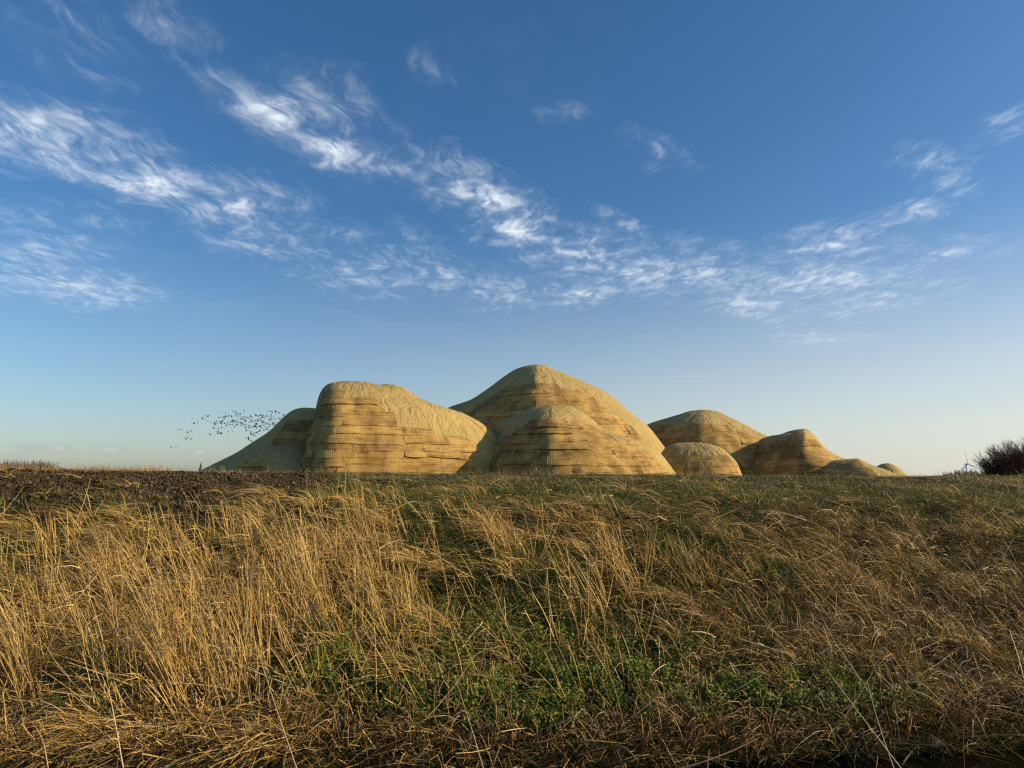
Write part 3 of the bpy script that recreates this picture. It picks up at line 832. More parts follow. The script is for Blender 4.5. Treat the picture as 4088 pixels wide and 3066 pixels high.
# --- matted dry grass, fallen in tussocks and swathes
def thatch():
    bag = Bag()
    def dens(X, Y):
        d = 0.95 - 0.80 * green_px(X, Y)
        d *= 0.10 + 0.90 * sst(fbm(X / 110.0 + 20, Y / 70.0, 4), 0.42, 0.60)
        d *= 1 - 0.97 * soil_px(X, Y) * sst(fbm(X / 60.0 + 3, Y / 22.0, 3), 0.22, 0.38)
        d *= 1 - 0.85 * gs(X, Y, 2350, 2880, 900, 150)
        d *= sst(Y, 1905, 1995) * 0.88 + 0.12
        return np.clip(d, 0, 1)
    P = scatter(45177, dens)
    n = len(P)
    hd = lean_field(P) + rng.normal(0, 0.9, n)
    loose = rng.random(n) < 0.45
    hd = np.where(loose, rng.uniform(0, 6.28, n), hd)
    el = np.abs(rng.normal(0.28, 0.3, n)); el = np.where(loose, np.abs(rng.normal(0.1, 0.3, n)), el)
    up = sst(fbm(P[:, 0] * 1.6 + 12, P[:, 1] * 1.6, 2), 0.45, 0.75)
    el = el + up * 0.35
    d0 = np.stack([np.cos(hd) * np.cos(el), np.sin(hd) * np.cos(el), np.sin(el)], -1)
    L = rng.uniform(0.12, 0.5, n) * (0.7 + 0.6 * up)
    bend = np.stack([np.cos(hd) * 0.15, np.sin(hd) * 0.15, -np.sin(el) * rng.uniform(0.4, 1.0, n)], -1) + rng.normal(0, 0.10, (n, 3))
    root = P[:, :3] + np.stack([np.zeros(n), np.zeros(n), rng.uniform(-0.02, 0.13, n) * (0.4 + up)], -1)
    bag.add(blades(root, d0, bend, L, rng.uniform(0.005, 0.012, n), straw_tint(P, 0.22) * 0.85, 3, 2, 0.25))
    # tussocks: blades springing from one point and combed over to one side
    Q = scatter(579, lambda X, Y: np.clip(dens(X, Y) * 1.1, 0, 1), Y0=1945, Y1=3000)
    m = 62
    k = np.repeat(np.arange(len(Q)), m); N = len(k)
    hd0 = lean_field(Q) + rng.normal(0, 0.35, len(Q))
    hd = hd0[k] + rng.normal(0, 0.6, N)
    rad = np.abs(rng.normal(0, 0.11, N)); a = rng.uniform(0, 6.28, N)
    root = Q[k, :3] + np.stack([np.cos(a) * rad, np.sin(a) * rad, np.zeros(N) - 0.01], -1)
    el = rng.normal(1.0, 0.25, N)
    d0 = np.stack([np.cos(hd) * np.cos(el), np.sin(hd) * np.cos(el), np.sin(el)], -1)
    L = rng.uniform(0.2, 0.62, N) * rng.uniform(0.55, 1.2, len(Q))[k]
    dr = rng.uniform(0.25, 0.75, len(Q))[k]
    bend = np.stack([np.cos(hd) * dr, np.sin(hd) * dr, -dr * rng.uniform(0.7, 1.3, N)], -1)
    tq = straw_tint(Q, -0.05)
    t = np.clip(0.5 * tq[k] + 0.5 * straw_tint(Q[k], 0.0), 0, 1) * rng.normal(1, 0.12, (N, 1))
    bag.add(blades(root, d0, bend, L, rng.uniform(0.005, 0.010, N), np.clip(t, 0.01, 0.9), 4, 2, 0.2))
    bag.build('matted_dry_grass', M_straw, 'matted straw coloured grass fallen in swathes over the bank', 'dry grass')

def broken_stalks():
    """short broken stalks and litter along the foot of the bank"""
    bag = Bag()
    def dens(X, Y):
        return np.clip(0.9 * sst(Y, 2780, 2920) * (1 - 0.8 * gs(X, Y, 2350, 2880, 800, 130)) * (1 - 0.6 * sst(X, 2700, 3300)) + 0.12 * sst(Y, 2200, 2500), 0, 1)
    P = scatter(10425, dens, Y0=2200)
    n = len(P)
    a = rng.uniform(0, 6.28, n)
    el = np.abs(rng.normal(0.55, 0.5, n))
    d0 = np.stack([np.cos(a) * np.cos(el), np.sin(a) * np.cos(el), np.sin(el)], -1)
    bend = rng.normal(0, 0.12, (n, 3))
    root = P[:, :3] + np.stack([np.zeros(n), np.zeros(n), rng.uniform(-0.02, 0.08, n)], -1)
    t = straw_tint(P, 0.30 * 1.0) * (1 - 0.0)
    L = rng.uniform(0.05, 0.34, n) * (1 + 0.6 * (rng.random(n) < 0.08))
    bag.add(blades(root, d0, bend, L, rng.uniform(0.006, 0.014, n), t, 2, 3, 0.7))
    # broad limp dead leaves, flattened
    P = scatter(3011, lambda X, Y: np.clip(0.25 + 0.6 * sst(Y, 2300, 2800) - 0.6 * green_px(X, Y), 0, 1) * (1 - soil_px(X, Y)), Y0=2030)
    n = len(P)
    a = rng.uniform(0, 6.28, n); el = np.abs(rng.normal(0.5, 0.4, n))
    d0 = np.stack([np.cos(a) * np.cos(el), np.sin(a) * np.cos(el), np.sin(el)], -1)
    bend = np.stack([np.cos(a) * 0.2, np.sin(a) * 0.2, -rng.uniform(0.5, 1.2, n)], -1)
    bag.add(blades(P[:, :3] + np.stack([0 * a, 0 * a, rng.uniform(0.02, 0.22, n)], -1), d0, bend, rng.uniform(0.12, 0.38, n), rng.uniform(0.010, 0.022, n), pal([(0.50, 0.36, 0.16), (0.36, 0.24, 0.10), (0.30, 0.24, 0.15), (0.22, 0.14, 0.07)], n), 4, 3, 0.15))
    # pale bleached ones here and there
    P = scatter(485, lambda X, Y: np.clip(0.3 + 0.5 * sst(Y, 2500, 2900), 0, 1) * (1 - soil_px(X, Y)), Y0=2080)
    n = len(P)
    a = rng.uniform(0, 6.28, n); el = np.abs(rng.normal(0.3, 0.4, n))
    d0 = np.stack([np.cos(a) * np.cos(el), np.sin(a) * np.cos(el), np.sin(el)], -1)
    bag.add(blades(P[:, :3] + np.array([0, 0, 0.12]), d0, rng.normal(0, 0.15, (n, 3)), rng.uniform(0.15, 0.8, n), rng.uniform(0.005, 0.011, n), pal([(0.66, 0.50, 0.27), (0.58, 0.42, 0.20)], n), 3, 3, 0.5))
    bag.build('broken_stalks', M_straw, 'broken reed stalks and litter lying at the foot of the bank', 'reed litter')

def green_grass():
    bag = Bag()
    def dens(X, Y):
        d = 0.08 + 0.9 * green_px(X, Y)
        d *= 1 - 0.9 * soil_px(X, Y) * sst(fbm(X / 50.0, Y / 25.0 + 7, 3), 0.20, 0.36)
        return np.clip(d, 0, 1)
    P = scatter(125107, dens, Y0=1960)
    n = len(P)
    a = rng.uniform(0, 6.28, n); el = rng.normal(0.95, 0.35, n)
    d0 = np.stack([np.cos(a) * np.cos(el), np.sin(a) * np.cos(el), np.sin(el)], -1)
    bend = np.stack([np.cos(a) * 0.3 - 0.1, np.sin(a) * 0.3, -rng.uniform(0.1, 0.6, n)], -1)
    k = np.clip(green_px(P[:, 3], P[:, 4]) + rng.normal(0, 0.2, n), 0, 1)[:, None]
    t = pal(OLIVE, n) * (1 - k) + pal(GREEN, n) * k
    bag.add(blades(P[:, :3], d0, bend, rng.uniform(0.08, 0.30, n), rng.uniform(0.004, 0.009, n), t, 2, 2, 0.15))
    bag.build('green_grass', M_green, 'green and olive grass growing through the straw on the bank', 'grass')

def short_turf():
    """short grazed turf on the bank's shoulder, up to the skyline"""
    bag = Bag()
    def dens(X, Y):
        d = sst(-Y, -2080, -1990) * np.ones_like(X)
        return np.clip(d * (1 - 0.9 * soil_px(X, Y + 14)), 0, 1)
    P = scatter(98464, dens, Y0=1868, Y1=2090)
    extra = np.zeros((26000, 5))     # the flat top behind the visible edge
    extra[:, 0] = rng.uniform(-17, 17, 26000); extra[:, 1] = rng.uniform(13.6, 19, 26000); extra[:, 3] = 2044 + extra[:, 0] / extra[:, 1] * FPX; extra[:, 4] = 1895
    extra[:, 2] = ground_z(extra[:, 0], extra[:, 1])
    extra = extra[soil_mask(extra[:, 0], extra[:, 1]) < 0.5]
    P = np.concatenate([P, extra])
    n = len(P)
    a = rng.uniform(0, 6.28, n); el = rng.normal(0.9, 0.4, n)
    d0 = np.stack([np.cos(a) * np.cos(el) - 0.1, np.sin(a) * np.cos(el), np.abs(np.sin(el))], -1)
    bend = np.stack([np.cos(a) * 0.3, np.sin(a) * 0.3, -rng.uniform(0.1, 0.5, n)], -1)
    dry = fbm(P[:, 0] * 0.8 + 2, P[:, 1] * 1.3, 3)
    top = sst(P[:, 1], 12, 14.2)
    pd = np.clip(0.27 + 0.25 * top + 1.1 * (dry - 0.5) + 0.15 * sst(P[:, 3], 2800, 3600), 0, 1)
    t = np.where((rng.random(n) < pd)[:, None], pal([(0.40, 0.30, 0.12), (0.30, 0.20, 0.075), (0.24, 0.20, 0.06)], n), pal(GREEN + [(0.21, 0.21, 0.04), (0.17, 0.19, 0.03)], n) * 1.25)
    L = rng.uniform(0.03, 0.10, n) * (0.8 + 0.7 * sst(dry, 0.45, 0.75))
    bag.add(blades(P[:, :3] - np.array([0, 0, 0.005]), d0, bend, L, rng.uniform(0.004, 0.008, n), t, 2, 2, 0.2))
    # taller dry stems on the skyline
    n = 2600
    x = rng.uniform(-15, 15, n); y = rng.uniform(11.8, 18, n)
    keep = (rng.random(n) < sst(fbm(x * 0.9 + 70, y * 0.6, 3), 0.42, 0.7) + 0.10) & (soil_mask(x, y) < 0.3)
    x, y = x[keep], y[keep]; n = len(x)
    d0 = np.stack([-rng.uniform(0, 0.45, n), rng.normal(0, 0.15, n), np.ones(n)], -1)
    bend = np.stack([-rng.uniform(0, 0.3, n), np.zeros(n), -rng.uniform(0, 0.2, n)], -1)
    bag.add(blades(np.stack([x, y, ground_z(x, y)], -1), d0, bend, rng.uniform(0.06, 0.26, n), rng.uniform(0.003, 0.006, n), pal(STRAW[:3] + [(0.3, 0.2, 0.1)], n), 3, 3, 0.4))
    # tufts of straw at the left end of the skyline
    n = 1500
    c = rng.choice([0, 1, 2, 3], n, p=[.4, .25, .2, .15])
    cx = np.array([-11.6, -9.6, -8.4, -12.4])[c]
    x = cx + rng.normal(0, 0.45, n); y = 15.8 + rng.normal(0, 0.4, n)
    d0 = np.stack([rng.normal(-0.1, 0.35, n), rng.normal(0, 0.2, n), np.ones(n)], -1)
    bend = np.stack([rng.normal(-0.1, 0.2, n), np.zeros(n), -rng.uniform(0.0, 0.5, n)], -1)
    bag.add(blades(np.stack([x, y, ground_z(x, y)], -1), d0, bend, rng.uniform(0.06, 0.26, n) * rng.uniform(0.5, 1, n), rng.uniform(0.005, 0.010, n), pal([(0.5, 0.30, 0.13), (0.4, 0.24, 0.1), (0.3, 0.17, 0.08)], n), 3, 3, 0.4))
    bag.build('short_turf', M_green, 'short olive green turf along the top edge of the bank', 'turf')

def leaves():
    """small round leaved plants near the water"""
    def dens(X, Y):
        d = 0.95 * gs(X, Y, 2050, 2860, 330, 110) + 0.9 * gs(X, Y, 2500, 2830, 330, 90) + 0.5 * gs(X, Y, 2950, 2840, 300, 90) + 0.45 * gs(X, Y, 1550, 2800, 220, 110)
        d += 0.5 * gs(X, Y, 1300, 2700, 150, 120) + 0.4 * gs(X, Y, 330, 2900, 140, 70) + 0.3 * gs(X, Y, 420, 2740, 160, 80) + 0.25 * gs(X, Y, 3400, 2850, 300, 80) + 0.2 * gs(X, Y, 2100, 2600, 500, 120)
        return np.clip(d * (0.05 + 1.4 * sst(fbm(X / 55.0 + 9, Y / 50.0, 3), 0.45, 0.62)), 0, 1)
    P = scatter(34752, dens, Y0=2450, Y1=3060)
    n = len(P)
    c = P[:, :3] + np.stack([rng.normal(0, .01, n), rng.normal(0, .01, n), rng.uniform(0.04, 0.27, n)], -1)
    nn = norm(np.stack([rng.normal(0.15, 0.55, n), rng.normal(-0.45, 0.5, n), np.ones(n)], -1))
    u = norm(np.cross(nn, rng.normal(size=(n, 3)))); v = np.cross(nn, u)
    s = rng.uniform(0.008, 0.019, n)[:, None]
    ring = [(1, 0, -.15), (.55, .72, .08), (-.45, .8, .1), (-.9, 0, -.05), (-.45, -.8, .1), (.55, -.72, .08)]
    V = np.stack([c + s * (u * a + v * b * 0.85 + nn * h) for a, b, h in ring], 1).reshape(-1, 3)
    b0 = (np.arange(n) * 6)[:, None]
    F = np.concatenate([b0 + np.array([[0, 1, 2, 3]]), b0 + np.array([[0, 3, 4, 5]])])
    t = np.repeat(pal([(0.12, 0.17, 0.018), (0.17, 0.22, 0.028), (0.08, 0.115, 0.012), (0.24, 0.27, 0.045)], n), 6, 0)
    o = obj('small_leaves', mesh_np('small_leaves', V, F, M_leaf, False, t))
    tag(o, 'low plants with small round green leaves near the water', 'ground cover', kind='stuff')

def clods():
    """lumps of freshly turned soil"""
    n = 60000
    x = rng.uniform(-16, -1.2, n); y = rng.uniform(9.7, 15.2, n)
    k = rng.random(n) < soil_mask(x, y) * (0.4 + 0.9 * sst(fbm(x * 1.2, y * 1.2, 3), 0.3, 0.6))
    x, y = x[k], y[k]; n = len(x)
    S = np.array([(1, 0, 0), (-1, 0, 0), (0, 1, 0), (0, -1, 0), (0, 0, 1), (0, 0, -1)], float)
    Fb = np.array([(0, 2, 4), (2, 1, 4), (1, 3, 4), (3, 0, 4), (2, 0, 5), (1, 2, 5), (3, 1, 5), (0, 3, 5)])
    r = np.exp(rng.normal(math.log(0.0125), 0.5, n)); r = np.clip(r, 0.005, 0.042)
    sc = r[:, None, None] * rng.uniform(0.45, 1.5, (n, len(S), 1)) * rng.uniform(0.7, 1.3, (n, 1, 3))
    V = (S[None] + rng.normal(0, 0.22, (n, 6, 3))) * sc
    c = np.stack([x, y, ground_z(x, y) + r * rng.uniform(-0.1, 0.5, n)], -1)
    V = (V + c[:, None]).reshape(-1, 3)
    F = (Fb[None] + (np.arange(n) * len(S))[:, None, None]).reshape(-1, 3)
    t = np.repeat(pal([(0.085, 0.060, 0.029), (0.060, 0.042, 0.020), (0.13, 0.094, 0.046), (0.045, 0.032, 0.017)], n, 0.2), len(S), 0)
    m, tt, out = new_mat('turned_soil')
    b = principled(tt, out, 0.95, 0.1)
    a = tt.node('ShaderNodeVertexColor', layer_name='tint'); tt.l.new(a.outputs[0], b.inputs[0])
    o = obj('soil_clods', mesh_np('soil_clods', V, F, m, False, t))
    tag(o, 'dark clods of freshly dug soil at the left of the bank', 'soil', kind='stuff')

reeds(); thatch(); broken_stalks(); green_grass(); short_turf(); leaves(); clods()

# ------------------------------------------------------------------ single stalks that stand out near the camera
def tube(points, radii, sides=5):
    P = np.array(points, float); n = len(P)
    T = np.gradient(P, axis=0); T = norm(T)
    ref = np.array([0.3, 0.9, 0.2]); s1 = norm(np.cross(T, ref)); s2 = np.cross(T, s1)
    a = np.linspace(0, 2 * math.pi, sides, endpoint=False)
    V = P[:, None] + np.array(radii)[:, None, None] * (s1[:, None] * np.cos(a)[None, :, None] + s2[:, None] * np.sin(a)[None, :, None])
    i = np.arange(n * sides).reshape(n, sides); j = np.roll(i, -1, 1)
    F = np.stack([i[:-1], j[:-1], j[1:], i[1:]], -1).reshape(-1, 4)
    return V.reshape(-1, 3), F

M_stalk = plain('pale_reed_stalk', (0.62, 0.46, 0.24), 0.5, 0.35, 0.2, 30)
M_stick = plain('brown_stick', (0.34, 0.20, 0.11), 0.6, 0.3, 0.25, 30)
def lone_stalk(label, pts, r0, mat=M_stalk, leaf=None, name='reed_stalk', cat='stalk', group='single stalks near the water'):
    """pts: (X, Y, distance) of the stalk's course"""
    w = []
    for X, Y, y in pts:
        x, z = at(X, Y, y); w.append((x, y, z))
    w = np.array(w)
    q = w[0].copy(); d = (w[0] - w[1]) / np.linalg.norm(w[0] - w[1])      # carry the foot down to the ground or ditch bed
    d[2] = min(d[2], -0.5)
    for _ in range(60):
        if q[2] <= float(ground_z(q[0], q[1])): break
        q = q + d * 0.04
    w = np.concatenate([[q], w])
    t = np.linspace(0, len(w) - 1, 4 * len(w))
    w = np.stack([np.interp(t, np.arange(len(w)), w[:, k]) for k in range(3)], -1)
    for k in range(3):
        w[1:-1, k] = (w[:-2, k] + w[1:-1, k] * 2 + w[2:, k]) / 4
    base = w[0].copy()
    root = empty(name, base)
    rad = np.linspace(r0, r0 * 0.35, len(w)) * (1 + 0.12 * (np.arange(len(w)) % 4 == 0))
    v, f = tube(w - base, rad)
    obj('stem', mesh_np('stem', v, f, mat, True), root)
    for q in (leaf or []):
        k = min(int(q * len(w)), len(w) - 2)
        d = np.array([random.uniform(-1, 1), random.uniform(-.4, .4), random.uniform(0.1, .6)])
        vv, ff, _ = blades(np.array([w[k] - base]), d[None], np.array([[d[0] * .3, 0, -0.8]]), np.array([random.uniform(.12, .25)]), np.array([0.010]), np.zeros((1, 3)), 4, 2, 0.05)
        obj('leaf', mesh_np('leaf', vv, ff, mat), root)
    tag(root, label, cat, group)
lone_stalk('long pale stalk crossing in front of the water, the left of a crossing pair', [(3610, 3085, 5.3), (3470, 2900, 5.4), (3290, 2660, 5.5), (3090, 2330, 5.8)][:3] + [(3360 - 10, 2740, 5.5)][:0], 0.0055, leaf=[])
lone_stalk('thin pale stalk rising from the water, the right of a crossing pair', [(3575, 3085, 5.4), (3530, 2960, 5.5), (3490, 2830, 5.6), (3460, 2715, 5.7)], 0.0045)
lone_stalk('pale broken stalk with limp leaves at the lower left', [(495, 3085, 5.4), (470, 2940, 5.5), (440, 2780, 5.6), (405, 2690, 5.7)], 0.0055, leaf=[0.45, 0.5, 0.55])
lone_stalk('slender straw stalk with a bowed tip near the left corner', [(195, 3085, 5.4), (175, 2960, 5.5), (130, 2880, 5.6), (60, 2850, 5.7)], 0.004)
lone_stalk('straight pale stalk slanting up from the middle of the lower edge', [(1935, 3085, 5.4), (1880, 2900, 5.6), (1815, 2700, 5.9)], 0.0035)
lone_stalk('tall straight stalk slanting from the lower edge between left corner and middle', [(1190, 3085, 5.4), (1090, 2790, 5.8), (1010, 2540, 6.2)], 0.0045)
lone_stalk('bare brown stick lying low over the water at the lower right', [(2650, 3085, 5.5), (2800, 3045, 5.5), (2930, 2995, 5.55), (3030, 2945, 5.6)], 0.009, M_stick, None, 'stick', 'stick')
lone_stalk('kinked pale stem standing alone on the right slope', [(3440, 2720, 6.9), (3330, 2560, 7.1), (3260, 2420, 7.4)], 0.005)
lone_stalk('thin arched stalk bowing over the lower left reeds', [(300, 2910, 6.2), (480, 2800, 6.1), (640, 2720, 6.1), (830, 2735, 6.2), (950, 2760, 6.3)], 0.005)

# ------------------------------------------------------------------ bare shrubs at the right
M_bark = plain('dark_bark', (0.045, 0.034, 0.027), 0.9, 0.1, 0.3, 6)
M_twig = plain('dark_twigs', (0.085, 0.048, 0.034), 0.9, 0.1, 0.3, 3)
def shrub_mesh(seed):
    r_ = random.Random(seed)
    trunk, twig = [], []
    def grow(p, d, L, rad, lev, store):
        n = 4
        pts = [p]; q = np.array(p, float); dd = np.array(d, float)
        for k in range(n):
            dd = dd + np.array([r_.gauss(-0.035, 0.09), r_.gauss(0, 0.09), r_.gauss(0.07, 0.06)])
            dd /= np.linalg.norm(dd)
            q = q + dd * L / n; pts.append(q.copy())
        store.append((pts, np.linspace(rad, rad * 0.5, n + 1)))
        if lev < 3:
            for _ in range([8, 7, 6][lev]):
                u = r_.uniform(0.25, 1.0); k = min(int(u * n), n - 1)
                st = pts[k] + (pts[k + 1] - pts[k]) * (u * n - k)
                a = r_.uniform(0, 6.28); sp = r_.uniform(0.45, 1.0)
                nd = dd + np.array([math.cos(a) * sp - 0.12, math.sin(a) * sp, r_.uniform(-0.25, 0.5)])
                nd /= np.linalg.norm(nd)
                grow(st, nd, L * r_.uniform(0.42, 0.62), max(rad * 0.45, 0.009), lev + 1, trunk if lev == 0 else twig)
    for s in range(6):
        a = r_.uniform(0, 6.28)
        grow(np.array([math.cos(a) * 0.5, math.sin(a) * 0.5, 0.0]), np.array([math.cos(a) * 0.22 - 0.10, math.sin(a) * 0.22, 1.0]), r_.uniform(2.3, 3.0), 0.055, 0, trunk)
    def join(st, sides):
        V, F, n = [], [], 0
        for pts, rad in st:
            v, f = tube(pts, rad, sides); V.append(v); F.append(f + n); n += len(v)
        return np.concatenate(V), np.concatenate(F)
    return mesh_np('trunk', *join(trunk, 4), M_bark), mesh_np('crown', *join(twig, 3), M_twig)
kinds = [shrub_mesh(s) for s in (3, 8, 14)]
SHRUBS = [(4015, 66, .76, 0), (4060, 68, .84, 1), (4105, 66, .9, 2), (4165, 69, .94, 0), (4050, 72, .86, 2), (4130, 73, .95, 1), (4230, 68, .95, 1), (4300, 70, .95, 2), (3995, 74, 0.66, 1)]
SHL = ['bare leafless shrub at the left end of the dark thicket on the right', 'bare shrub in the front of the thicket, second from its left end', 'bare shrub in the front of the thicket at the right edge of the picture',
       'tall bare shrub just beyond the right edge of the picture', 'bare shrub standing behind the left end of the dark thicket', 'tall bare shrub behind the front row of the thicket by the right edge',
       'outer bare shrub of the thicket, right of the picture edge', 'outermost bare shrub of the thicket on the right', 'smallest bare shrub, low behind the left end of the thicket']
for (X, y, s, k), lab in zip(SHRUBS, SHL):
    x, _ = at(X, 1895, y)
    e = empty('bare_shrub', (x, y, float(ground_z(x, y))))
    e.scale = (1.2 * s, 1.2 * s, s * 1.22); e.rotation_euler = (0, 0, random.uniform(-0.5, 0.5))
    tag(e, lab, 'shrub', 'bare shrubs of the thicket on the right')
    obj('trunk', kinds[k][0], e); obj('crown', kinds[k][1], e)

# ------------------------------------------------------------------ far things
def far_wood(name, label, X0, X1, ytop, y, seed, tint, wid=3.5):
    r2 = np.random.default_rng(seed)
    V, F, T, n = [], [], [], 0
    X = np.arange(X0, X1, wid)
    for Xi in X:
        u = (Xi - X0) / (X1 - X0)
        yt = ytop(u) + r2.normal(0, 2.0)
        yy = y + r2.uniform(-25, 25)
        x, zt = at(Xi + r2.uniform(-2, 2), yt, yy)
        z0 = float(ground_z(x, yy)) - 0.5
        # a bare far tree: stem with a fan of upright boughs
        m = 9
        rt = np.tile([[x, yy, z0 + (zt - z0) * 0.55]], (m, 1)) + np.stack([r2.normal(0, .4, m), r2.normal(0, .4, m), r2.uniform(-0.35, 0.2, m) * (zt - z0)], -1)
        d0 = np.stack([r2.normal(0, 0.35, m), r2.normal(0, 0.3, m), np.ones(m)], -1)
        v, f, t = blades(rt, d0, np.zeros((m, 3)), (zt - z0) * r2.uniform(0.25, 0.5, m), np.full(m, y * 0.0011), np.tile([tint], (m, 1)) * r2.uniform(0.7, 1.3, (m, 1)), 2, 3, 0.3)
        V.append(v); F.append(f + n); T.append(t); n += len(v)
        v, f, t = blades(np.array([[x, yy, z0]]), np.array([[0, 0, 1.]]), np.zeros((1, 3)), np.array([(zt - z0) * 0.9]), np.array([y * 0.0013]), np.array([tint]), 2, 3, 0.5)
        V.append(v); F.append(f + n); T.append(t); n += len(v)
    o = obj(name, mesh_np(name, np.concatenate(V), np.concatenate(F), M_far, False, np.concatenate(T)))
    tag(o, label, 'wood', kind='stuff')
M_far = blade_mat('far_boughs', 0.9, 0.1, 0.0)
far_wood('far_wood', 'far off brownish wood on the skyline at the left edge', -150, 250, lambda u: 1846 + 8 * (2 * u - 1.1) ** 2 + 20 * max(0, u - 0.85) / 0.15, 600, 4, (0.11, 0.095, 0.085), 2.4)
far_wood('far_wood', 'far off low wood on the skyline behind the wind turbine', 3770, 4000, lambda u: 1881 + 9 * (1 - sst(u, 0, 0.3)) , 800, 5, (0.20, 0.175, 0.14), 3.0)

# wind turbine
def lathe(prof, sides=14):
    a = np.linspace(0, 2 * math.pi, sides, endpoint=False)
    V = np.concatenate([np.stack([r * np.cos(a), r * np.sin(a), np.full(sides, z)], -1) for r, z in prof])
    i = np.arange(len(prof) * sides).reshape(len(prof), sides); j = np.roll(i, -1, 1)
    F = np.stack([i[:-1], j[:-1], j[1:], i[1:]], -1).reshape(-1, 4)
    return V, F
M_white = plain('white_paint', (0.72, 0.72, 0.70), 0.4, 0.4, 0.05, 0.2)
def turbine():
    y = 1400.0
    x, zh = at(3858, 1853, y)
    zg = float(ground_z(x, y))
    root = empty('wind_turbine', (x, y, zg))
    tag(root, 'white three bladed wind turbine far off left of the thicket', 'wind turbine')
    v, f = lathe([(2.3, 0), (2.0, (zh - zg) * 0.5), (1.5, zh - zg - 1.2), (0.01, zh - zg - 1.1)]); obj('tower', mesh_np('tower', v, f, M_white, True), root)
    v, f = lathe([(0.01, -5), (1.4, -4.4), (1.7, -1), (1.6, 2.6), (0.01, 3)], 10)
    v = np.stack([v[:, 0], -v[:, 2], v[:, 1]], -1) + np.array([0, 0, zh - zg]); obj('nacelle', mesh_np('nacelle', v, f, M_white, True), root)
    v, f = lathe([(0.01, -1.8), (1.0, -1.2), (1.5, 0), (1.5, 1.2), (0.01, 1.3)], 10)
    v = np.stack([v[:, 0], v[:, 2] - 5.6, v[:, 1]], -1) + np.array([0, 0, zh - zg]); obj('hub', mesh_np('hub', v, f, M_white, True), root)
    # blade along +z: chord tapers, slight twist
    st = [(0, 1.1, 1.1, 0), (1.5, 1.1, 1.0, 0), (4.5, 3.0, 0.8, 0.25), (14, 2.1, 0.5, 0.12), (24, 1.4, 0.3, 0.04), (28.5, 0.4, 0.1, 0)]
    V = []
    for z, c, th, tw in st:
        for k in range(8):
            a = k / 8 * 2 * math.pi
            px, py = math.cos(a) * c / 2 + c * 0.15, math.sin(a) * th / 2
            V.append((px * math.cos(tw) - py * math.sin(tw), px * math.sin(tw) + py * math.cos(tw), z))
    i = np.arange(len(V)).reshape(len(st), 8); j = np.roll(i, -1, 1)
    F = np.stack([i[:-1], j[:-1], j[1:], i[1:]], -1).reshape(-1, 4)
    bl = mesh_np('blade', np.array(V), F, M_white, True)
    for k in range(3):
        o = obj('blade', bl, root, (0, -5.9, zh - zg)); o.rotation_euler = (0, R(-9 + 120 * k), 0)
turbine()

# church tower with spire
def church():
    y = 900.0
    x, zt = at(803, 1836, y)
    zg = float(ground_z(x, y))
    h = zt - zg
    M_stone = plain('church_stone', (0.22, 0.18, 0.15), 0.9, 0.2, 0.2, 0.4); M_slate = plain('spire_slate', (0.035, 0.04, 0.045), 0.7, 0.4, 0.15, 0.4)
    M_gold = plain('bright_metal', (0.95, 0.92, 0.82), 0.35, 0.8, 0.02, 1)
    root = empty('church', (x, y, zg))
    tag(root, 'dark pointed church spire with a bright ball on top rising behind the long ramp', 'church')
    s = h * 0.36
    def box(w, d, z0, z1, ox=0, oy=0):
        V = np.array([(sx * w / 2 + ox, sy * d / 2 + oy, z) for z in (z0, z1) for sx, sy in ((-1, -1), (1, -1), (1, 1), (-1, 1))])
        F = np.array([(0, 1, 5, 4), (1, 2, 6, 5), (2, 3, 7, 6), (3, 0, 4, 7), (4, 5, 6, 7), (3, 2, 1, 0)])
        return V, F
    v, f = box(7, 7, 0, s); obj('tower', mesh_np('tower', v, f, M_stone), root)
    v, f = lathe([(4.3, s), (3.1, s + 3), (2.3, s + (h - s) * 0.4), (0.12, h - 2.6), (0.01, h - 2.5)], 8); obj('spire', mesh_np('spire', v, f, M_slate), root)
    v, f = lathe([(0.12, h - 2.7), (0.10, h - 0.6), (0.01, h - 0.5)], 6); obj('rod', mesh_np('rod', v, f, M_slate), root)
    v, f = lathe([(0.7 * math.sin(q), h + 0.1 - 0.7 * math.cos(q)) for q in np.linspace(0.02, math.pi - 0.02, 9)], 12); obj('ball', mesh_np('ball', v, f, M_gold, True), root)
    v, f = box(9, 20, 0, s * 0.55, 0, 13.6); obj('nave', mesh_np('nave', v, f, M_stone), root)
    V = np.array([(-5, 3.7, s * .55), (5, 3.7, s * .55), (0, 3.7, s * .9), (-5, 24, s * .55), (5, 24, s * .55), (0, 24, s * .9)])
    obj('roof', mesh_np('roof', V, [np.array([(0, 1, 2), (5, 4, 3)]), np.array([(0, 2, 5, 3), (2, 1, 4, 5), (1, 0, 3, 4)])], M_slate), root)
church()

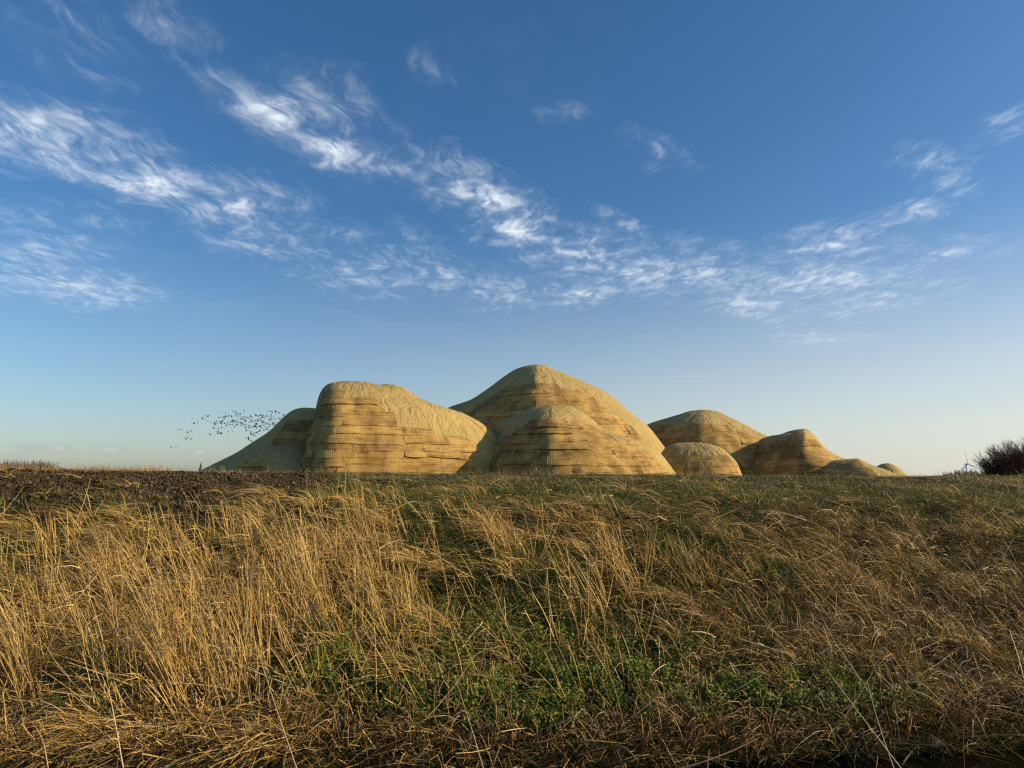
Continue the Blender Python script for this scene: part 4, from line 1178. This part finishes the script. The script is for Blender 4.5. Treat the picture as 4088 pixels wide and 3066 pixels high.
# ------------------------------------------------------------------ birds
M_bird = plain('dark_plumage', (0.022, 0.024, 0.027), 0.8, 0.2, 0.2, 5)
def bird_mesh(flap, seed, fold=1.0):
    """body along +y (flying), wings raised or lowered by flap"""
    prof = [(-0.42, 0.004, 0), (-0.30, 0.05, 0), (-0.12, 0.095, -0.01), (0.06, 0.11, -0.01), (0.20, 0.08, 0), (0.29, 0.045, 0.02), (0.37, 0.05, 0.03), (0.44, 0.03, 0.025), (0.50, 0.006, 0.01)]
    sides = 6; V = []
    for y, r, z in prof:
        for k in range(sides):
            a = k / sides * 2 * math.pi
            V.append((r * math.cos(a), y, z + r * 0.9 * math.sin(a)))
    i = np.arange(len(prof) * sides).reshape(len(prof), sides); j = np.roll(i, -1, 1)
    F = [list(q) for q in np.stack([i[:-1], j[:-1], j[1:], i[1:]], -1).reshape(-1, 4)]
    n = len(V)
    V += [(0, -0.30, 0.02), (-0.10, -0.56, 0.01), (0.10, -0.56, 0.01), (0, -0.30, -0.015)]     # tail fan
    F += [[n, n + 1, n + 2], [n + 3, n + 2, n + 1]]
    for s in (-1, 1):
        n = len(V)
        st = [(0.05, 0.16, -0.18, 0), (0.34, 0.24, -0.10, 0.6), (0.62, 0.10, -0.16, 1.0), (0.88, -0.14, -0.22, 1.25)]
        px, pz = 0.05, 0.03
        for q, (d, le, te, k) in enumerate(st):
            if q:
                L = d - st[q - 1][0]; a = flap * (1.1 - 0.35 * k * (1 if flap > 0 else -0.4))
                px += L * math.cos(a) * fold; pz += L * math.sin(a)
            for yy, th in ((le, 0.012), (te, 0.0)):
                V.append((s * px, yy, pz + th)); V.append((s * px, yy, pz - th - 0.004))
        for q in range(3):
            a, b = n + q * 4, n + q * 4 + 4
            F += [[a, a + 2, b + 2, b], [a + 1, b + 1, b + 3, a + 3], [a, b, b + 1, a + 1], [a + 2, a + 3, b + 3, b + 2]]
    me = bpy.data.meshes.new('bird')
    me.from_pydata(V, [], F); me.update(); me.materials.append(M_bird)
    return me
poses = [bird_mesh(f, 0) for f in (0.75, 0.35, 0.05, -0.35, -0.7, 1.0)]
def px_list(s, ox, oy, pts): return [(ox + a / s, oy + b / s) for a, b in pts]
STRAY_LOW = px_list(8.848, 670, 1620, [(125, 1480), (285, 1465)])
STRAY_MID = px_list(8.848, 670, 1620, [(370, 835), (475, 835), (695, 955), (795, 905), (570, 1130), (640, 1180), (700, 1130), (797, 1200), (840, 1165)])
STRAY_TOP = px_list(8.848, 670, 1620, [(570, 525), (870, 462), (930, 600), (1050, 605), (1220, 462), (1318, 460), (1395, 370), (1435, 355), (1420, 545), (1515, 600)])
STRAY_TAIL = px_list(10.37, 960, 1620, [(235, 1340), (335, 1360), (430, 1430), (515, 1505)])
FLOCK = px_list(8.848, 670, 1620, [(1430, 968), (1510, 1000)]) + px_list(13.825, 840, 1620, [
 (640,340),(830,390),(500,660),(705,650),(700,725),(775,720),(845,610),(1000,585),(1180,620),(1245,310),(1320,370),(1430,325),(1425,420),(1520,440),(1840,260),(1635,490),(1370,540),(1550,580),(1530,655),(1690,590),(1660,690),(340,810),(245,925),(265,1000),(375,910),(545,860),(650,890),(570,990),(790,980),(960,970),(885,1055),(1085,910),(1050,1040),(1265,775),(1205,810),(1195,890),(1320,870),(1440,785),(1535,860),(1215,1040),(1310,1100),(1345,1190),(1440,930),(1455,1000),(1635,940),(1720,780),(1780,740),(1730,900),(1700,1000),(1655,1100),(1730,1080),(185,1245),(425,1275),(600,1215),(770,1265),(1160,1220),(335,1390),(445,1445),(400,1520),(480,1540),(550,1530),(610,1555),(985,1405),(1205,1405),(1920,1210),(1985,1310),(1980,1395)]) + px_list(10.37, 960, 1620, [
 (150,500),(190,470),(265,500),(325,520),(415,455),(480,440),(440,570),(510,615),(195,620),(210,660),(160,690),(335,685),(405,670),(130,760),(185,785),(250,800),(350,825),(350,890),(440,820),(430,890),(565,860),(620,850),(655,870),(620,350),(655,420),(715,400),(770,460),(830,390),(880,405),(955,385),(970,420),(1095,415),(1180,445),(1265,385),(1290,420),(1070,210),(1160,195),(1280,255),(1330,280),(1460,220),(1595,275),(1790,350),(1790,440),(1900,385),(835,540),(910,490),(990,510),(620,620),(710,640),(720,590),(820,605),(940,620),(1385,475),(1270,500),(1290,560),(1260,620),(1195,595),(1435,585),(1570,500),(1600,560),(1680,505),(1660,560),(1735,510),(1580,655),(1505,715),(890,690),(935,700),(1010,700),(1010,765),(1090,745),(1165,745),(1235,755),(1350,740),(1330,810),(1425,775),(1410,850),(640,740),(670,780),(745,815),(800,820),(815,880),(765,920),(950,820),(1045,865),(1190,840),(885,920),(820,1015),(975,1020),(1095,980),(1195,980),(1280,990),(1165,1110),(440,1150),(515,1165),(615,1120),(600,1215),(685,1130),(380,1030)])
def flock(pts, label, group):
    for X, Y in pts:
        y = random.uniform(170, 190)
        x, z = at(X, Y, y)
        o = obj('bird', random.choice(poses), None, (x, y, z))
        s = random.uniform(0.42, 0.82)
        o.scale = (s, s, s)
        o.rotation_euler = (random.gauss(0.1, 0.25), random.gauss(0, 0.5), R(90) + random.gauss(0, 0.45))
        tag(o, label, 'bird', group)
flock(FLOCK, 'dark bird within the dense flock left of the mounds', 'dense flock of birds')
flock(STRAY_TOP, 'dark bird in the loose string trailing left of the dense flock', 'string of birds left of the flock')
flock(STRAY_MID, 'dark bird in the loose handful below the left string of birds', 'handful of birds left of the flock')
flock(STRAY_LOW[:1], 'leftmost and lowest dark bird, above the skyline left of the church spire', 'lowest pair of birds')
flock(STRAY_LOW[1:], 'dark bird with upright wings, right one of the lowest pair', 'lowest pair of birds')
flock(STRAY_TAIL, 'dark bird in the short row just above the slope of the long dark ramp', 'row of birds above the ramp')
